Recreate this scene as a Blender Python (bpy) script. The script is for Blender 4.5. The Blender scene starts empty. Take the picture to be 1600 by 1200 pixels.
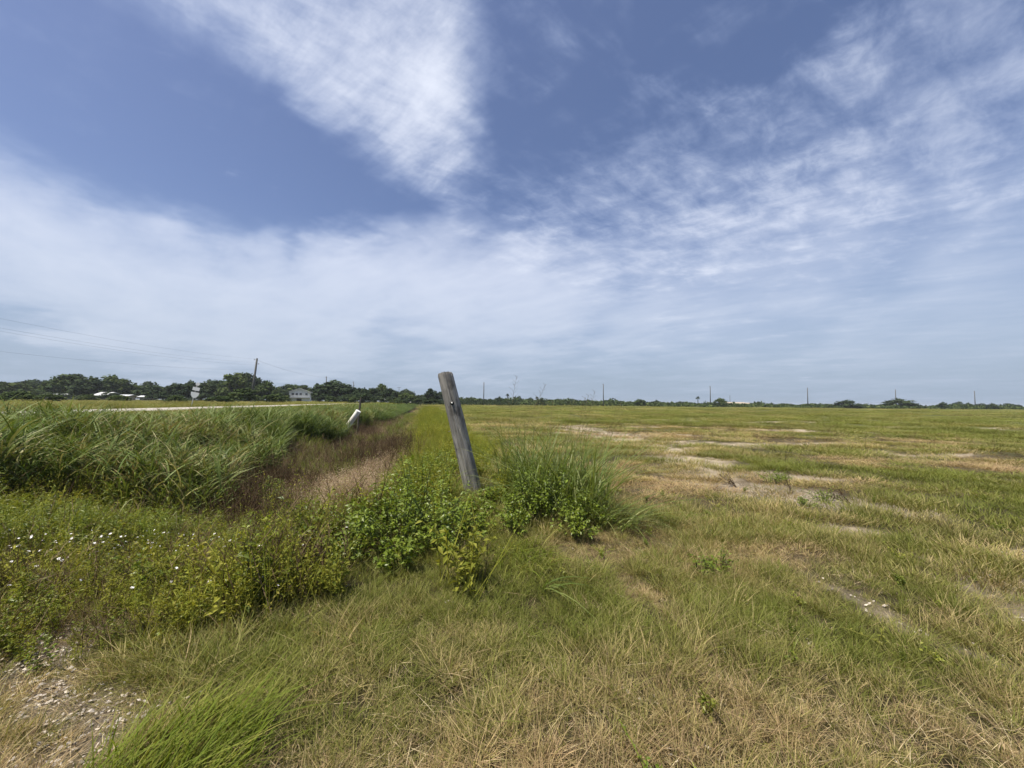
import bpy, math, random, os
import numpy as np
from mathutils import Matrix, Vector, Euler

random.seed(7)
rng = np.random.default_rng(11)
R = math.radians
sc = bpy.context.scene
COL = sc.collection

# ------------------------------------------------------------------ camera
cam_d = bpy.data.cameras.new('camera')
cam_d.sensor_width = 36.0
cam_d.lens = 36.0 * 601 / 1600
cam_d.clip_start = 0.05
cam_d.clip_end = 6000
cam = bpy.data.objects.new('camera', cam_d)
COL.objects.link(cam)
cam.matrix_world = Matrix.Translation((0, 0, 1.6)) @ Matrix.Rotation(R(92.73), 4, 'X') @ Matrix.Rotation(R(0.5), 4, 'Z')
sc.camera = cam

# ------------------------------------------------------------------ light
SUN_EL, SUN_AZ = 66.0, -122.0           # azimuth measured from +Y (forward) towards +X
sun_dir = Vector((math.sin(R(SUN_AZ)) * math.cos(R(SUN_EL)), math.cos(R(SUN_AZ)) * math.cos(R(SUN_EL)), math.sin(R(SUN_EL))))
sd = bpy.data.lights.new('sun', 'SUN')
sd.energy = 5.0
sd.angle = R(0.55)
sd.color = (1.0, 0.925, 0.77)
sun = bpy.data.objects.new('sun', sd)
sun.rotation_euler = sun_dir.to_track_quat('Z', 'Y').to_euler()
COL.objects.link(sun)

sc.view_settings.view_transform = 'Standard'
sc.view_settings.look = 'None'
sc.view_settings.exposure = 0.50
sc.view_settings.gamma = 1.0
sc.view_settings.use_curve_mapping = False
sc.render.engine = 'CYCLES'
sc.cycles.max_bounces = 4
sc.cycles.diffuse_bounces = 2
sc.cycles.glossy_bounces = 2
sc.cycles.transmission_bounces = 3
sc.cycles.transparent_max_bounces = 4
sc.cycles.use_denoising = True
sc.cycles.caustics_reflective = False
sc.cycles.caustics_refractive = False


class NT:
    """small helper round a node tree"""
    def __init__(s, tree):
        s.t = tree
        s.n = tree.nodes
        s.l = tree.links

    def node(s, typ, ins=None, **props):
        nd = s.n.new(typ)
        for k, v in props.items():
            setattr(nd, k, v)
        for k, v in (ins or {}).items():
            if isinstance(v, bpy.types.NodeSocket):
                s.l.new(v, nd.inputs[k])
            else:
                nd.inputs[k].default_value = v
        return nd

    def math(s, op, a, b=None, c=None, clamp=False):
        ins = {0: a}
        if b is not None:
            ins[1] = b
        if c is not None:
            ins[2] = c
        return s.node('ShaderNodeMath', ins, operation=op, use_clamp=clamp).outputs[0]

    def vmath(s, op, a, b=None, out=0, **kw):
        ins = {0: a}
        if b is not None:
            ins[1] = b
        ins.update(kw)
        return s.node('ShaderNodeVectorMath', ins, operation=op).outputs[out]

    def smooth(s, v, a, b, lo=0.0, hi=1.0):
        nd = s.node('ShaderNodeMapRange', {'Value': v, 'From Min': a, 'From Max': b, 'To Min': lo, 'To Max': hi}, interpolation_type='SMOOTHSTEP')
        return nd.outputs[0]

    def noise(s, vec, scale, detail=6, rough=0.55, dist=0.0, lac=2.0):
        nd = s.node('ShaderNodeTexNoise', {'Vector': vec, 'Scale': scale, 'Detail': detail, 'Roughness': rough, 'Distortion': dist, 'Lacunarity': lac})
        return nd

    def mix(s, f, a, b, blend='MIX'):
        nd = s.n.new('ShaderNodeMix')
        nd.data_type = 'RGBA'
        nd.blend_type = blend
        for i, v in ((0, f), (6, a), (7, b)):
            if isinstance(v, bpy.types.NodeSocket):
                s.l.new(v, nd.inputs[i])
            else:
                nd.inputs[i].default_value = v if i == 0 or len(v) == 4 else (*v, 1)
        return nd.outputs[2]

    def ramp(s, f, stops, interp='LINEAR'):
        nd = s.n.new('ShaderNodeValToRGB')
        cr = nd.color_ramp
        cr.interpolation = interp
        while len(cr.elements) < len(stops):
            cr.elements.new(0.5)
        for e, (p, c) in zip(cr.elements, stops):
            e.position = p
            e.color = (*c, 1)
        s.l.new(f, nd.inputs[0])
        return nd.outputs[0]


# ------------------------------------------------------------------ sky
world = bpy.data.worlds.new('World')
sc.world = world
world.use_nodes = True
world.cycles.sampling_method = 'MANUAL'
world.cycles.sample_map_resolution = 512
W = NT(world.node_tree)
W.n.clear()
sky = W.node('ShaderNodeTexSky', sky_type='NISHITA', sun_disc=False, sun_elevation=R(SUN_EL), sun_rotation=R(SUN_AZ),
             altitude=0, air_density=1.0, dust_density=1.4, ozone_density=2.6)
gen = W.node('ShaderNodeTexCoord').outputs['Generated']
sep = W.node('ShaderNodeSeparateXYZ', {0: gen})
zc = W.math('ADD', W.math('MAXIMUM', sep.outputs[2], 0.0), 0.10)
px_ = W.math('DIVIDE', sep.outputs[0], zc)
py_ = W.math('DIVIDE', sep.outputs[1], zc)
plane = W.node('ShaderNodeCombineXYZ', {0: px_, 1: py_}).outputs[0]       # the cloud deck, seen from below
# ragged edges: the direction is pushed about before the cloud banks are looked up
w1 = W.noise(plane, 1.1, 5, 0.6).outputs['Color']
w1 = W.vmath('SUBTRACT', w1, (0.5, 0.5, 0.5))
w1 = W.vmath('MULTIPLY', w1, (0.30, 0.30, 0.22))
wdir = W.vmath('NORMALIZE', W.vmath('ADD', gen, w1))


def dvec(az, el):
    return (math.sin(R(az)) * math.cos(R(el)), math.cos(R(az)) * math.cos(R(el)), math.sin(R(el)))


def banks(spec):
    tot = None
    for az, el, rad, wt in spec:
        d = W.vmath('DOT_PRODUCT', wdir, dvec(az, el), out=1)
        m = W.smooth(d, math.cos(R(rad * 1.5)), math.cos(R(rad * 0.25)), 0.0, wt)
        tot = m if tot is None else W.math('ADD', tot, m)
    return tot


plume = banks([(-45, 42, 4, .25), (-40, 42, 6, .40), (-33, 43.5, 7, .62), (-25, 45, 8, .66), (-17, 47, 8, .60), (-28, 39, 4.5, .40), (-20.5, 39.5, 7.5, .64),
               (-13.5, 41, 6.5, .50), (-20, 36, 4, .28), (-14.5, 35.5, 5.5, .40), (-10.5, 33, 5.5, .30), (-7.0, 30.5, 5, .22), (-11, 38, 4.5, .28), (-24, 52, 9, .5)])
veil = banks([(-62, 15, 8, .8), (-54, 14.5, 6, .8), (-47, 13, 6.5, .8), (-42, 12, 7, .8), (-36, 11, 8, .8), (-29, 12, 8, .8), (-32, 18.8, 2.2, .45), (-25, 19.5, 3, .4),
              (-20, 17.5, 6.5, .7), (-13, 18.5, 7, .8), (-5, 19.5, 7.5, .8), (4, 17.5, 7.5, .8), (-17, 12, 9, .8), (-2, 13, 9, .8), (-28, 7.5, 8, .6),
              (-40, 6.5, 7, .6), (-49, 6, 6, .6), (13, 14, 8, .6), (-8, 6, 8, .5), (8, 7, 8, .45), (21, 16, 9, .42), (30, 14, 10, .40), (40, 14, 11, .36), (50, 13, 11, .36),
              (22, 6, 8, .35), (35, 6, 8, .3), (48, 6, 8, .3), (36, 21, 7, .3), (60, 14, 10, .36)])
mottle = banks([(-2, 25.5, 6.8, 0.48), (5.6, 27, 7.4, 0.56), (12, 24, 8.8, 0.64), (19.5, 25, 8.8, 0.72), (25.3, 25, 8.1, 0.72), (31, 26.5, 7.4, 0.72), (37, 28, 7.4, 0.72),
                (43, 28.5, 6.8, 0.64), (48, 29.5, 6.8, 0.72), (53, 29, 6.8, 0.72), (28, 21.5, 6.8, 0.48), (33, 31, 6.8, 0.48), (41, 23.5, 6.8, 0.48), (46, 34, 6.8, 0.56),
                (25, 33, 6.8, 0.32), (54, 22, 6.8, 0.40), (48, 21, 6.8, 0.40), (12.3, 46, 5.4, 0.48), (2, 44, 4.7, 0.36), (17.8, 36, 5.4, 0.32), (60, 28, 10.8, 0.48)])
faint = banks([(-53.5, 31, 1.6, .55), (-43.1, 34, 2, .4), (-24, 22, 4, .5), (38, 39, 12, .35), (34, 16, 14, .3)])
# cirrus grain, combed along the wind
rot = W.node('ShaderNodeVectorRotate', {'Vector': plane, 'Axis': (0, 0, 1), 'Angle': R(38)}).outputs[0]
comb = W.vmath('MULTIPLY', rot, (1.0, 2.6, 1.0))
fib = W.noise(comb, 1.5, 8, 0.64, 0.25).outputs[0]
soft = W.noise(plane, 1.1, 6, 0.56, 0.3).outputs[0]
rot2 = W.node('ShaderNodeVectorRotate', {'Vector': plane, 'Axis': (0, 0, 1), 'Angle': R(-35)}).outputs[0]
puff = W.noise(W.vmath('MULTIPLY', rot2, (1.3, 2.2, 1.0)), 4.2, 6, 0.62, 0.3).outputs[0]


def cover(m, n, k, lo, hi, top):
    m = W.math('SUBTRACT', 1.0, W.math('POWER', 2.718, W.math('MULTIPLY', m, -1.0)))     # saturates softly
    return W.math('MULTIPLY', W.smooth(W.math('ADD', m, W.math('MULTIPLY', W.math('SUBTRACT', n, 0.5), k)), lo, hi), top)


grain = W.math('ADD', W.math('MULTIPLY', fib, .55), W.math('MULTIPLY', puff, .45))
a1 = cover(plume, W.math('ADD', W.math('MULTIPLY', fib, .5), W.math('MULTIPLY', W.math('ADD', soft, puff), .25)), 2.5, .06, 1.36, .98)
a2 = cover(veil, W.math('ADD', W.math('MULTIPLY', soft, .6), W.math('MULTIPLY', fib, .4)), 0.85, .08, 1.08, .78)
a3 = cover(mottle, W.math('ADD', W.math('MULTIPLY', fib, .4), W.math('MULTIPLY', puff, .6)), 2.6, .26, 1.45, .56)
a4 = cover(faint, grain, 2.0, .22, 1.1, .5)
# wide thin cover for the rest of the dome, so that the sky goes on behind the camera
away = W.smooth(sep.outputs[1], 0.25, -0.3, 0.0, 0.9)
a5 = cover(away, grain, 2.0, .25, 1.2, .7)
inv = None
for a in (a1, a2, a3, a4, a5):
    q = W.math('SUBTRACT', 1.0, a)
    inv = q if inv is None else W.math('MULTIPLY', inv, q)
alpha = W.math('SUBTRACT', 1.0, inv, clamp=True)
# low haze bank
hz = W.smooth(sep.outputs[2], 0.42, -0.05, 0.0, 0.97)
base = W.mix(1.0, sky.outputs[0], (1.20, 1.13, 1.24), 'MULTIPLY')
base = W.mix(hz, base, (3.6, 4.55, 5.9))
cloud = W.mix(W.smooth(alpha, 0.1, 0.95), (4.9, 5.9, 8.3), (8.6, 9.1, 10.4))
cloud = W.mix(W.smooth(sep.outputs[2], 0.42, 0.02, 0.0, .6), cloud, (5.0, 5.8, 7.0))
full = W.mix(alpha, base, cloud)
bg = W.node('ShaderNodeBackground', {'Color': full, 'Strength': 0.0725})
wo = W.node('ShaderNodeOutputWorld', {'Surface': bg.outputs[0]})

# ------------------------------------------------------------------ number helpers
def smoothstep(a, b, x):
    u = np.clip((np.asarray(x, float) - a) / (b - a), 0, 1)
    return u * u * (3 - 2 * u)


_tab = np.random.default_rng(5).random((256, 256))


def vnoise(x, y):
    xi, yi = np.floor(x).astype(int), np.floor(y).astype(int)
    fx, fy = x - xi, y - yi
    fx, fy = fx * fx * (3 - 2 * fx), fy * fy * (3 - 2 * fy)
    g = lambda i, j: _tab[(xi + i) % 256, (yi + j) % 256]
    return (g(0, 0) * (1 - fx) + g(1, 0) * fx) * (1 - fy) + (g(0, 1) * (1 - fx) + g(1, 1) * fx) * fy


def fbm(x, y, freq, octv=4, seed=0.0):
    x, y = np.asarray(x, float), np.asarray(y, float)
    t, a, f, s = 0, 1.0, freq, 0
    for k in range(octv):
        t = t + a * vnoise(x * f + 17.3 * k + seed * 7.7, y * f + 9.1 * k + seed * 3.1)
        s += a
        a *= .5
        f *= 2.03
    return t / s


def ST(x, y):                      # along the ditch (s) and across it (t, to the right)
    return -.219 * x + .976 * y, .976 * x + .219 * y


def XY(s, t):
    return -.219 * s + .976 * t, .976 * s + .219 * t


_pt = [-400, -20.2, -18.6, -11.0, -10.4, -8.6, -7.0, -5.3, -4.4, -3.4, -2.1, -1.4, -.6, .3, 1.1, 2.4, 400]
_pz = [.90, .90, .99, .99, .86, .34, .06, -.45, -.88, -1.0, -.98, -.7, -.18, .05, .12, 0, 0]
_qt = [-400, -20.2, -18.6, -11.0, -10.4, -8.6, -6.0, -3, 400]
_qz = [.90, .90, .99, .99, .86, .34, .02, -.02, 0]


def zf(x, y):
    x, y = np.asarray(x, float), np.asarray(y, float)
    s, t = ST(x, y)
    tw = t + .25 * np.sin(s * .35) * smoothstep(-9, -5, t) * smoothstep(3, 0, t)
    e = smoothstep(4.0, 7.2, s + .25 * (t + 3))
    z = e * np.interp(tw, _pt, _pz) + (1 - e) * np.interp(t, _qt, _qz)
    rough = smoothstep(-11.5, -10, t) + smoothstep(-19, -21, t)
    return z + rough * ((fbm(x, y, .35, 4, 2) - .5) * .16 + (fbm(x, y, 2.2, 3, 4) - .5) * .05) * smoothstep(500, 60, np.hypot(x, y))


def seg_dist(x, y, pts):
    d = np.full(np.shape(x), 1e9)
    for (x0, y0, w0), (x1, y1, w1) in zip(pts[:-1], pts[1:]):
        dx, dy = x1 - x0, y1 - y0
        u = np.clip(((x - x0) * dx + (y - y0) * dy) / (dx * dx + dy * dy + 1e-9), 0, 1)
        w = w0 + (w1 - w0) * u
        d = np.minimum(d, np.hypot(x - x0 - u * dx, y - y0 - u * dy) / w)
    return d


SAND = [[(4.0, 26, 1.2), (5.2, 19, 1.3), (5.8, 14.5, 1.1), (5.3, 11, .9), (4.3, 7.8, .72), (4.8, 6.7, .68), (5.8, 6.05, .42)],
        [(3.0, 20, .8), (4.0, 15, .6)], [(5.4, 9.0, .6), (6.6, 8.4, .4)],
        [(4.0, 5.05, .28), (4.4, 4.9, .2)],
        [(2.75, 3.6, .08), (2.9, 3.2, .10), (2.85, 2.8, .09), (3.0, 2.4, .06)],
        [(6.2, 3.9, .7), (5.0, 3.5, .65), (4.1, 3.1, .35)],
        [(16, 24.3, 1.0), (23, 24.0, 1.0)], [(7.4, 25.5, .9), (11, 26.8, .8)], [(20, 34, 1.5), (29, 36, 1.2)],
        [(12, 36, 1.4), (18, 38, 1.4)], [(9, 15.5, .7), (14, 16.5, .6)], [(28, 28, 1.), (38, 27, 1.)], [(12, 12.5, .5), (15, 12.8, .4)], [(9, 20, .8), (13, 21, .8)],
        [(-3.1, 2.5, .26), (-2.45, 2.2, .24), (-1.95, 1.98, .14)], [(-2.5, 1.75, .12), (-1.8, 1.75, .10)]]


def sand(x, y):
    m = np.zeros(np.shape(x))
    n = fbm(x, y, 1.1, 5, 9) + .5 * (fbm(x, y, 5.0, 3, 12) - .5)
    for p in SAND:
        d = seg_dist(x, y, p)
        m = np.maximum(m, smoothstep(1.5, .45, d + (n - .5) * 2.5))
    return m * (.62 + .38 * smoothstep(.42, .56, fbm(x, y, 4.0, 3, 19)))


def brown(x, y):                   # trampled dead grass
    m = np.zeros(np.shape(x))
    n = fbm(x, y, 1.6, 4, 21)
    for p in [[(.75, 4.0, .35), (1.25, 4.3, .5), (1.5, 4.9, .35)], [(1.0, 3.7, .25), (1.15, 3.2, .18)], [(2.6, 6.9, .8), (3.6, 7.6, .9), (3.4, 10, .8)],
              [(5.5, 8, .8), (8, 7.5, .6)], [(4.5, 20, 1.6), (12, 17, 1.6), (20, 17, 1.5)], [(9, 11, 1.), (13, 10, 1)], [(7, 27, 2), (16, 24, 2)],
              [(2.4, 4.2, .3), (3.2, 4.3, .3)], [(14, 12, .8), (18, 11, .8)]]:
        m = np.maximum(m, smoothstep(1.5, .5, seg_dist(x, y, p) + (n - .5) * 2.2))
    return m


def dryness(x, y):
    s, t = ST(x, y)
    r = np.hypot(x, y)
    d = .40 + (fbm(x, y, .9, 4, 31) - .5) * 1.0 + (fbm(x, y, 4.5, 2, 32) - .5) * .5 + (fbm(x, y, .12, 3, 33) - .5) * .8
    d = d + (fbm(x, y, .38, 3, 36) - .5) * .6
    d = d + .20 * smoothstep(3.2, 1.6, y) - .16 * smoothstep(9, 40, r)
    d = d - .30 * np.exp(-((x - 1.9) ** 2 / .9 + (y - 2.6) ** 2 / .4)) - .2 * np.exp(-((x - .2) ** 2 / .6 + (y - 3.0) ** 2 / .3))
    d = d + .35 * np.exp(-((x - .45) ** 2 / .25 + (y - 1.75) ** 2 / .05)) + .3 * np.exp(-((x + 2.1) ** 2 / .4 + (y - 1.7) ** 2 / .06))
    d = d + .42 * brown(x, y) + .2 * sand(x, y)
    d = np.where(t < -8.7, d - .25, d)
    return np.clip(d, 0, 1.15)


# ------------------------------------------------------------------ object helpers
def tag(o, label=None, cat=None, group=None, kind=None):
    for k, v in (('label', label), ('category', cat), ('group', group), ('kind', kind)):
        if v:
            o[k] = v
    return o


def empty(name, loc, rz=0, **kw):
    o = bpy.data.objects.new(name, None)
    o.empty_display_size = .2
    o.location = loc
    o.rotation_euler = (0, 0, rz)
    COL.objects.link(o)
    return tag(o, **kw)


def link(name, me, mat=None, parent=None, coll=None, **kw):
    o = bpy.data.objects.new(name, me)
    (coll or COL).objects.link(o)
    if mat is not None and not me.materials:
        me.materials.append(mat)
    if parent is not None:
        o.parent = parent
    return tag(o, **kw)


class Geo:
    """vertices, faces and a per-vertex number bv (which leaf, blade or board it is)"""
    def __init__(s):
        s.v, s.f, s.b, s.h, s.n = [], [], [], [], 0

    def add(s, v, f, b=.5, h=.5):
        v = np.asarray(v, float)
        s.v.append(v)
        s.f += [tuple(i + s.n for i in q) for q in f]
        s.b.append(np.broadcast_to(b, (len(v),)).astype(float))
        s.h.append(np.broadcast_to(h, (len(v),)).astype(float))
        s.n += len(v)

    def box(s, c, size, rz=0, b=.5, M=None):
        sx, sy, sz = (q / 2 for q in size)
        v = np.array([(x, y, z) for x in (-sx, sx) for y in (-sy, sy) for z in (-sz, sz)])
        if rz:
            co, si = math.cos(rz), math.sin(rz)
            v = np.c_[v[:, 0] * co - v[:, 1] * si, v[:, 0] * si + v[:, 1] * co, v[:, 2]]
        if M is not None:
            v = v @ np.array(M).T
        s.add(v + np.array(c), [(0, 1, 3, 2), (4, 6, 7, 5), (0, 4, 5, 1), (2, 3, 7, 6), (0, 2, 6, 4), (1, 5, 7, 3)], b)

    def tube(s, pts, radii, sides=6, b=.5, caps=True):
        pts = [np.array(p, float) for p in pts]
        if np.isscalar(radii):
            radii = [radii] * len(pts)
        vs, fs = [], []
        for i, p in enumerate(pts):
            d = pts[min(i + 1, len(pts) - 1)] - pts[max(i - 1, 0)]
            d = d / (np.linalg.norm(d) + 1e-9)
            a = np.cross(d, (0, 1, 0) if abs(d[2]) > .9 else (0, 0, 1))
            a /= np.linalg.norm(a)
            c = np.cross(d, a)
            for k in range(sides):
                t = 2 * math.pi * k / sides
                vs.append(p + radii[i] * (math.cos(t) * a + math.sin(t) * c))
            if i:
                o = (i - 1) * sides
                fs += [(o + k, o + (k + 1) % sides, o + sides + (k + 1) % sides, o + sides + k) for k in range(sides)]
        if caps:
            fs += [tuple(range(sides - 1, -1, -1)), tuple(range(len(vs) - sides, len(vs)))]
        s.add(vs, fs, b, np.repeat(np.linspace(0, 1, len(pts)), sides))

    def mesh(s, name, mat=None, smooth=False):
        me = bpy.data.meshes.new(name)
        v = np.concatenate(s.v) if s.v else np.zeros((0, 3))
        me.from_pydata(v.tolist(), [], s.f)
        for nm, arr in (('bv', s.b), ('hv', s.h)):
            at = me.attributes.new(nm, 'FLOAT', 'POINT')
            at.data.foreach_set('value', np.concatenate(arr).astype(np.float32))
        if smooth:
            me.polygons.foreach_set('use_smooth', [True] * len(me.polygons))
        if mat:
            me.materials.append(mat)
        me.update()
        return me


def blade(g, base, az, h, lean, curl, w, seg=3, b=None, twist=0.0, droop=0.0):
    """one grass blade: a tapering ribbon that leans, curls over and droops"""
    u = np.linspace(0, 1, seg + 1)
    out = h * (lean * u + curl * u * u)
    up = h * (u - droop * u ** 2.4)
    d = np.array([math.cos(az), math.sin(az)])
    c = np.c_[base[0] + d[0] * out, base[1] + d[1] * out, base[2] + up]
    sa = az + math.pi / 2 + twist
    sd_ = np.array([math.cos(sa), math.sin(sa), 0.15 * math.sin(twist * 3)])
    ww = w * .5 * np.clip(np.minimum(1, .55 + 2 * u) * (1 - u ** 2.2), 0.02, 1)
    L, Rr = c - sd_ * ww[:, None], c + sd_ * ww[:, None]
    v = np.empty((2 * seg + 1, 3))
    v[0:2 * seg:2] = L[:-1]
    v[1:2 * seg:2] = Rr[:-1]
    v[2 * seg] = c[-1]
    f = [(2 * i, 2 * i + 1, 2 * i + 3, 2 * i + 2) for i in range(seg - 1)] + [(2 * seg - 2, 2 * seg - 1, 2 * seg)]
    hh = np.empty(2 * seg + 1)
    hh[0:2 * seg:2] = u[:-1]
    hh[1:2 * seg:2] = u[:-1]
    hh[-1] = 1
    g.add(v, f, rng.random() if b is None else b, hh)


def leaf(g, p, d, L, w, b=None, fold=.25, h=.5):
    d = np.array(d, float)
    d /= np.linalg.norm(d)
    s_ = np.cross(d, (0, 0, 1))
    n = np.linalg.norm(s_)
    s_ = s_ / n if n > 1e-3 else np.array((1., 0, 0))
    up = np.cross(s_, d)
    p = np.array(p, float)
    roll = rng.normal(0, .5)
    s2 = s_ * math.cos(roll) + up * math.sin(roll)
    u2 = -s_ * math.sin(roll) + up * math.cos(roll)
    mid = p + d * L * .45
    v = [p, mid - s2 * w / 2 + u2 * w * fold, p + d * L - np.array((0, 0, L * .15)), mid + s2 * w / 2 + u2 * w * fold, mid]
    g.add(v, [(0, 4, 1), (1, 4, 2), (2, 4, 3), (3, 4, 0)], rng.random() if b is None else b, h)


# ------------------------------------------------------------------ materials
def material(name):
    m = bpy.data.materials.new(name)
    m.use_nodes = True
    t = NT(m.node_tree)
    t.n.clear()
    return m, t


def finish(t, shader, disp=None):
    o = t.node('ShaderNodeOutputMaterial', {'Surface': shader})
    return o


def leaf_mat(name, stops, spread=.75, trans=.35, rough=.65, spec=.2, inst=True, base_dark=.0, dry=.3):
    """leaves and blades: colour runs from fresh to dry with where the plant stands and from blade to blade"""
    m, t = material(name)
    bv = t.node('ShaderNodeAttribute', attribute_name='bv').outputs['Fac']
    if inst:
        d = t.node('ShaderNodeAttribute', attribute_name='dry', attribute_type='INSTANCER').outputs['Fac']
        hue = t.node('ShaderNodeAttribute', attribute_name='hue', attribute_type='INSTANCER').outputs['Fac']
    else:
        geo = t.node('ShaderNodeTexCoord').outputs['Object']
        d = t.math('ADD', dry, t.math('MULTIPLY', t.math('SUBTRACT', t.noise(geo, 2.5, 3).outputs[0], .5), .5))
        hue = t.noise(geo, 6.0, 2).outputs[0]
    f = t.math('ADD', d, t.math('MULTIPLY', t.math('SUBTRACT', bv, .5), spread), clamp=True)
    col = t.ramp(f, stops)
    # each plant a little lighter or darker than the next
    val = t.node('ShaderNodeMapRange', {'Value': hue, 'To Min': .72, 'To Max': 1.3}).outputs[0]
    hsv = t.node('ShaderNodeHueSaturation', {'Color': col, 'Value': val, 'Saturation': 1.0, 'Hue': t.math('ADD', .488, t.math('MULTIPLY', bv, .022))}).outputs[0]
    p = t.node('ShaderNodeBsdfPrincipled', {'Base Color': hsv, 'Roughness': rough, 'Specular IOR Level': spec})
    tr = t.node('ShaderNodeBsdfTranslucent', {'Color': t.mix(1.0, hsv, (1.25, 1.15, .7), 'MULTIPLY')})
    ms = t.node('ShaderNodeMixShader', {0: trans, 1: p.outputs[0], 2: tr.outputs[0]})
    finish(t, ms.outputs[0])
    return m


def plain_mat(name, col, rough=.7, spec=.3, var=.25, scale=8, metal=0.0, coords='Object', stretch=(1, 1, 1), bump=0.0, col2=None):
    m, t = material(name)
    co = t.node('ShaderNodeTexCoord').outputs[coords]
    co = t.vmath('MULTIPLY', co, stretch)
    n = t.noise(co, scale, 6, .65).outputs[0]
    c2 = col2 or tuple(c * (1 - var) for c in col)
    c = t.mix(t.smooth(n, .35, .65), col, c2)
    kw = {'Base Color': c, 'Roughness': rough, 'Specular IOR Level': spec, 'Metallic': metal}
    if bump:
        kw['Normal'] = t.node('ShaderNodeBump', {'Height': n, 'Strength': bump, 'Distance': .02}).outputs[0]
    p = t.node('ShaderNodeBsdfPrincipled', kw)
    finish(t, p.outputs[0])
    return m


GRASS = [(0, (.128, .160, .028)), (.30, (.205, .206, .050)), (.55, (.245, .222, .092)), (.80, (.44, .35, .17)), (1, (.36, .26, .15))]
M_grass = leaf_mat('grass_blades', GRASS, .85, .30)
M_lush = leaf_mat('lush_grass', [(0, (.105, .175, .018)), (.5, (.165, .215, .030)), (.8, (.25, .24, .06)), (1, (.40, .32, .15))], .8, .38)
M_tall = leaf_mat('tall_grass_blades', [(0, (.056, .100, .018)), (.35, (.098, .150, .028)), (.65, (.155, .190, .046)), (.88, (.30, .26, .12)), (1, (.20, .13, .07))], .75, .25, .55, .28)
M_herb = leaf_mat('weed_leaves', [(0, (.088, .142, .014)), (.4, (.145, .188, .022)), (.75, (.215, .235, .032)), (1, (.28, .26, .06))], .8, .35, .45, .4)
M_yellow = leaf_mat('yellow_green_weeds', [(0, (.135, .178, .020)), (.45, (.232, .24, .032)), (.8, (.29, .285, .045)), (1, (.36, .30, .09))], .8, .35)
M_dead = leaf_mat('dead_brush', [(0, (.060, .040, .024)), (.45, (.130, .088, .052)), (.8, (.24, .175, .11)), (1, (.44, .34, .23))], .9, .12, .8, .1)
M_seed = leaf_mat('dry_seed_heads', [(0, (.20, .14, .09)), (.5, (.36, .275, .185)), (1, (.58, .48, .36))], .8, .3, .8, .1)
M_litter = leaf_mat('straw_litter', [(0, (.16, .115, .07)), (.5, (.36, .28, .16)), (1, (.52, .43, .28))], .8, .1, .8, .1)
M_white = plain_mat('petals', (.85, .84, .80), .6, .2, .06)


def inst_white(name, col, var=.3):
    m, t = material(name)
    bv = t.node('ShaderNodeAttribute', attribute_name='bv').outputs['Fac']
    c = t.mix(bv, col, tuple(q * (1 - var) for q in col))
    finish(t, t.node('ShaderNodeBsdfPrincipled', {'Base Color': c, 'Roughness': .7, 'Specular IOR Level': .25}).outputs[0])
    return m


M_pebble = inst_white('shell_grit', (.56, .50, .43), .7)
M_herb_real = leaf_mat('bush_leaves', [(0, (.095, .155, .014)), (.4, (.16, .215, .022)), (.75, (.20, .26, .026)), (1, (.30, .28, .06))], .9, .35, .42, .45, inst=False, dry=.38)
M_grass_real = leaf_mat('clump_blades', [(0, (.115, .18, .018)), (.5, (.175, .22, .030)), (.85, (.26, .25, .06)), (1, (.40, .32, .15))], .9, .38, inst=False, dry=.42)
M_tall_real = leaf_mat('arching_blades', [(0, (.075, .125, .022)), (.45, (.125, .175, .034)), (.75, (.21, .235, .07)), (1, (.36, .34, .16))], .8, .35, .45, .35, inst=False, dry=.42)
M_dead_real = leaf_mat('dead_stems', [(0, (.050, .034, .022)), (.45, (.10, .068, .045)), (.8, (.19, .14, .10)), (1, (.36, .29, .22))], .9, .1, .8, .1, inst=False, dry=.35)
M_panicle = leaf_mat('seed_stalks', [(0, (.10, .095, .05)), (.5, (.20, .17, .10)), (1, (.32, .26, .17))], .8, .3, .8, .1, inst=False, dry=.4)
M_stem = plain_mat('green_stems', (.07, .085, .025), .7, .2, .4)

# ------------------------------------------------------------------ ground
def gcolour(x, y):
    s, t = ST(x, y)
    r = np.hypot(x, y)
    n = fbm(x, y, 1.3, 5, 3)[:, None]
    thatch = np.array((.048, .038, .022)) * (1 - n) + np.array((.085, .068, .040)) * n
    green = np.array((.088, .100, .036))
    g = (.15 + .75 * smoothstep(8, 40, r))[:, None]
    c = thatch * (1 - g) + green * g
    e = smoothstep(4.2, 6.8, s) * smoothstep(-6.8, -5.2, t) * smoothstep(-.7, -1.7, t)
    mud = np.array((.060, .042, .028)) * (1 - n) + np.array((.105, .078, .055)) * n
    mud = mud + (np.array((.16, .14, .12)) - mud) * (smoothstep(1.3, .4, seg_dist(x, y, [(-7.2, 19.5, .7), (-5.9, 16.5, .8)])))[:, None]
    c = c * (1 - e[:, None]) + mud * e[:, None]
    br = brown(x, y)[:, None]
    c = c * (1 - br * .6) + np.array((.12, .088, .058)) * br * .6
    sn = sand(x, y)[:, None]
    pale = (np.array((.39, .325, .240)) * (.75 + .5 * fbm(x, y, 3.3, 4, 8)[:, None]))
    near = smoothstep(7.0, 4.5, r)[:, None]
    pale = pale * (1 - .25 * near)
    c = c * (1 - sn) + pale * sn
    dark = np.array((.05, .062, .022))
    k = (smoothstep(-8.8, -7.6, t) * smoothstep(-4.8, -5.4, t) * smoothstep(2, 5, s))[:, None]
    return np.clip(c * (1 - k) + dark * k, 0, 1)


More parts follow.
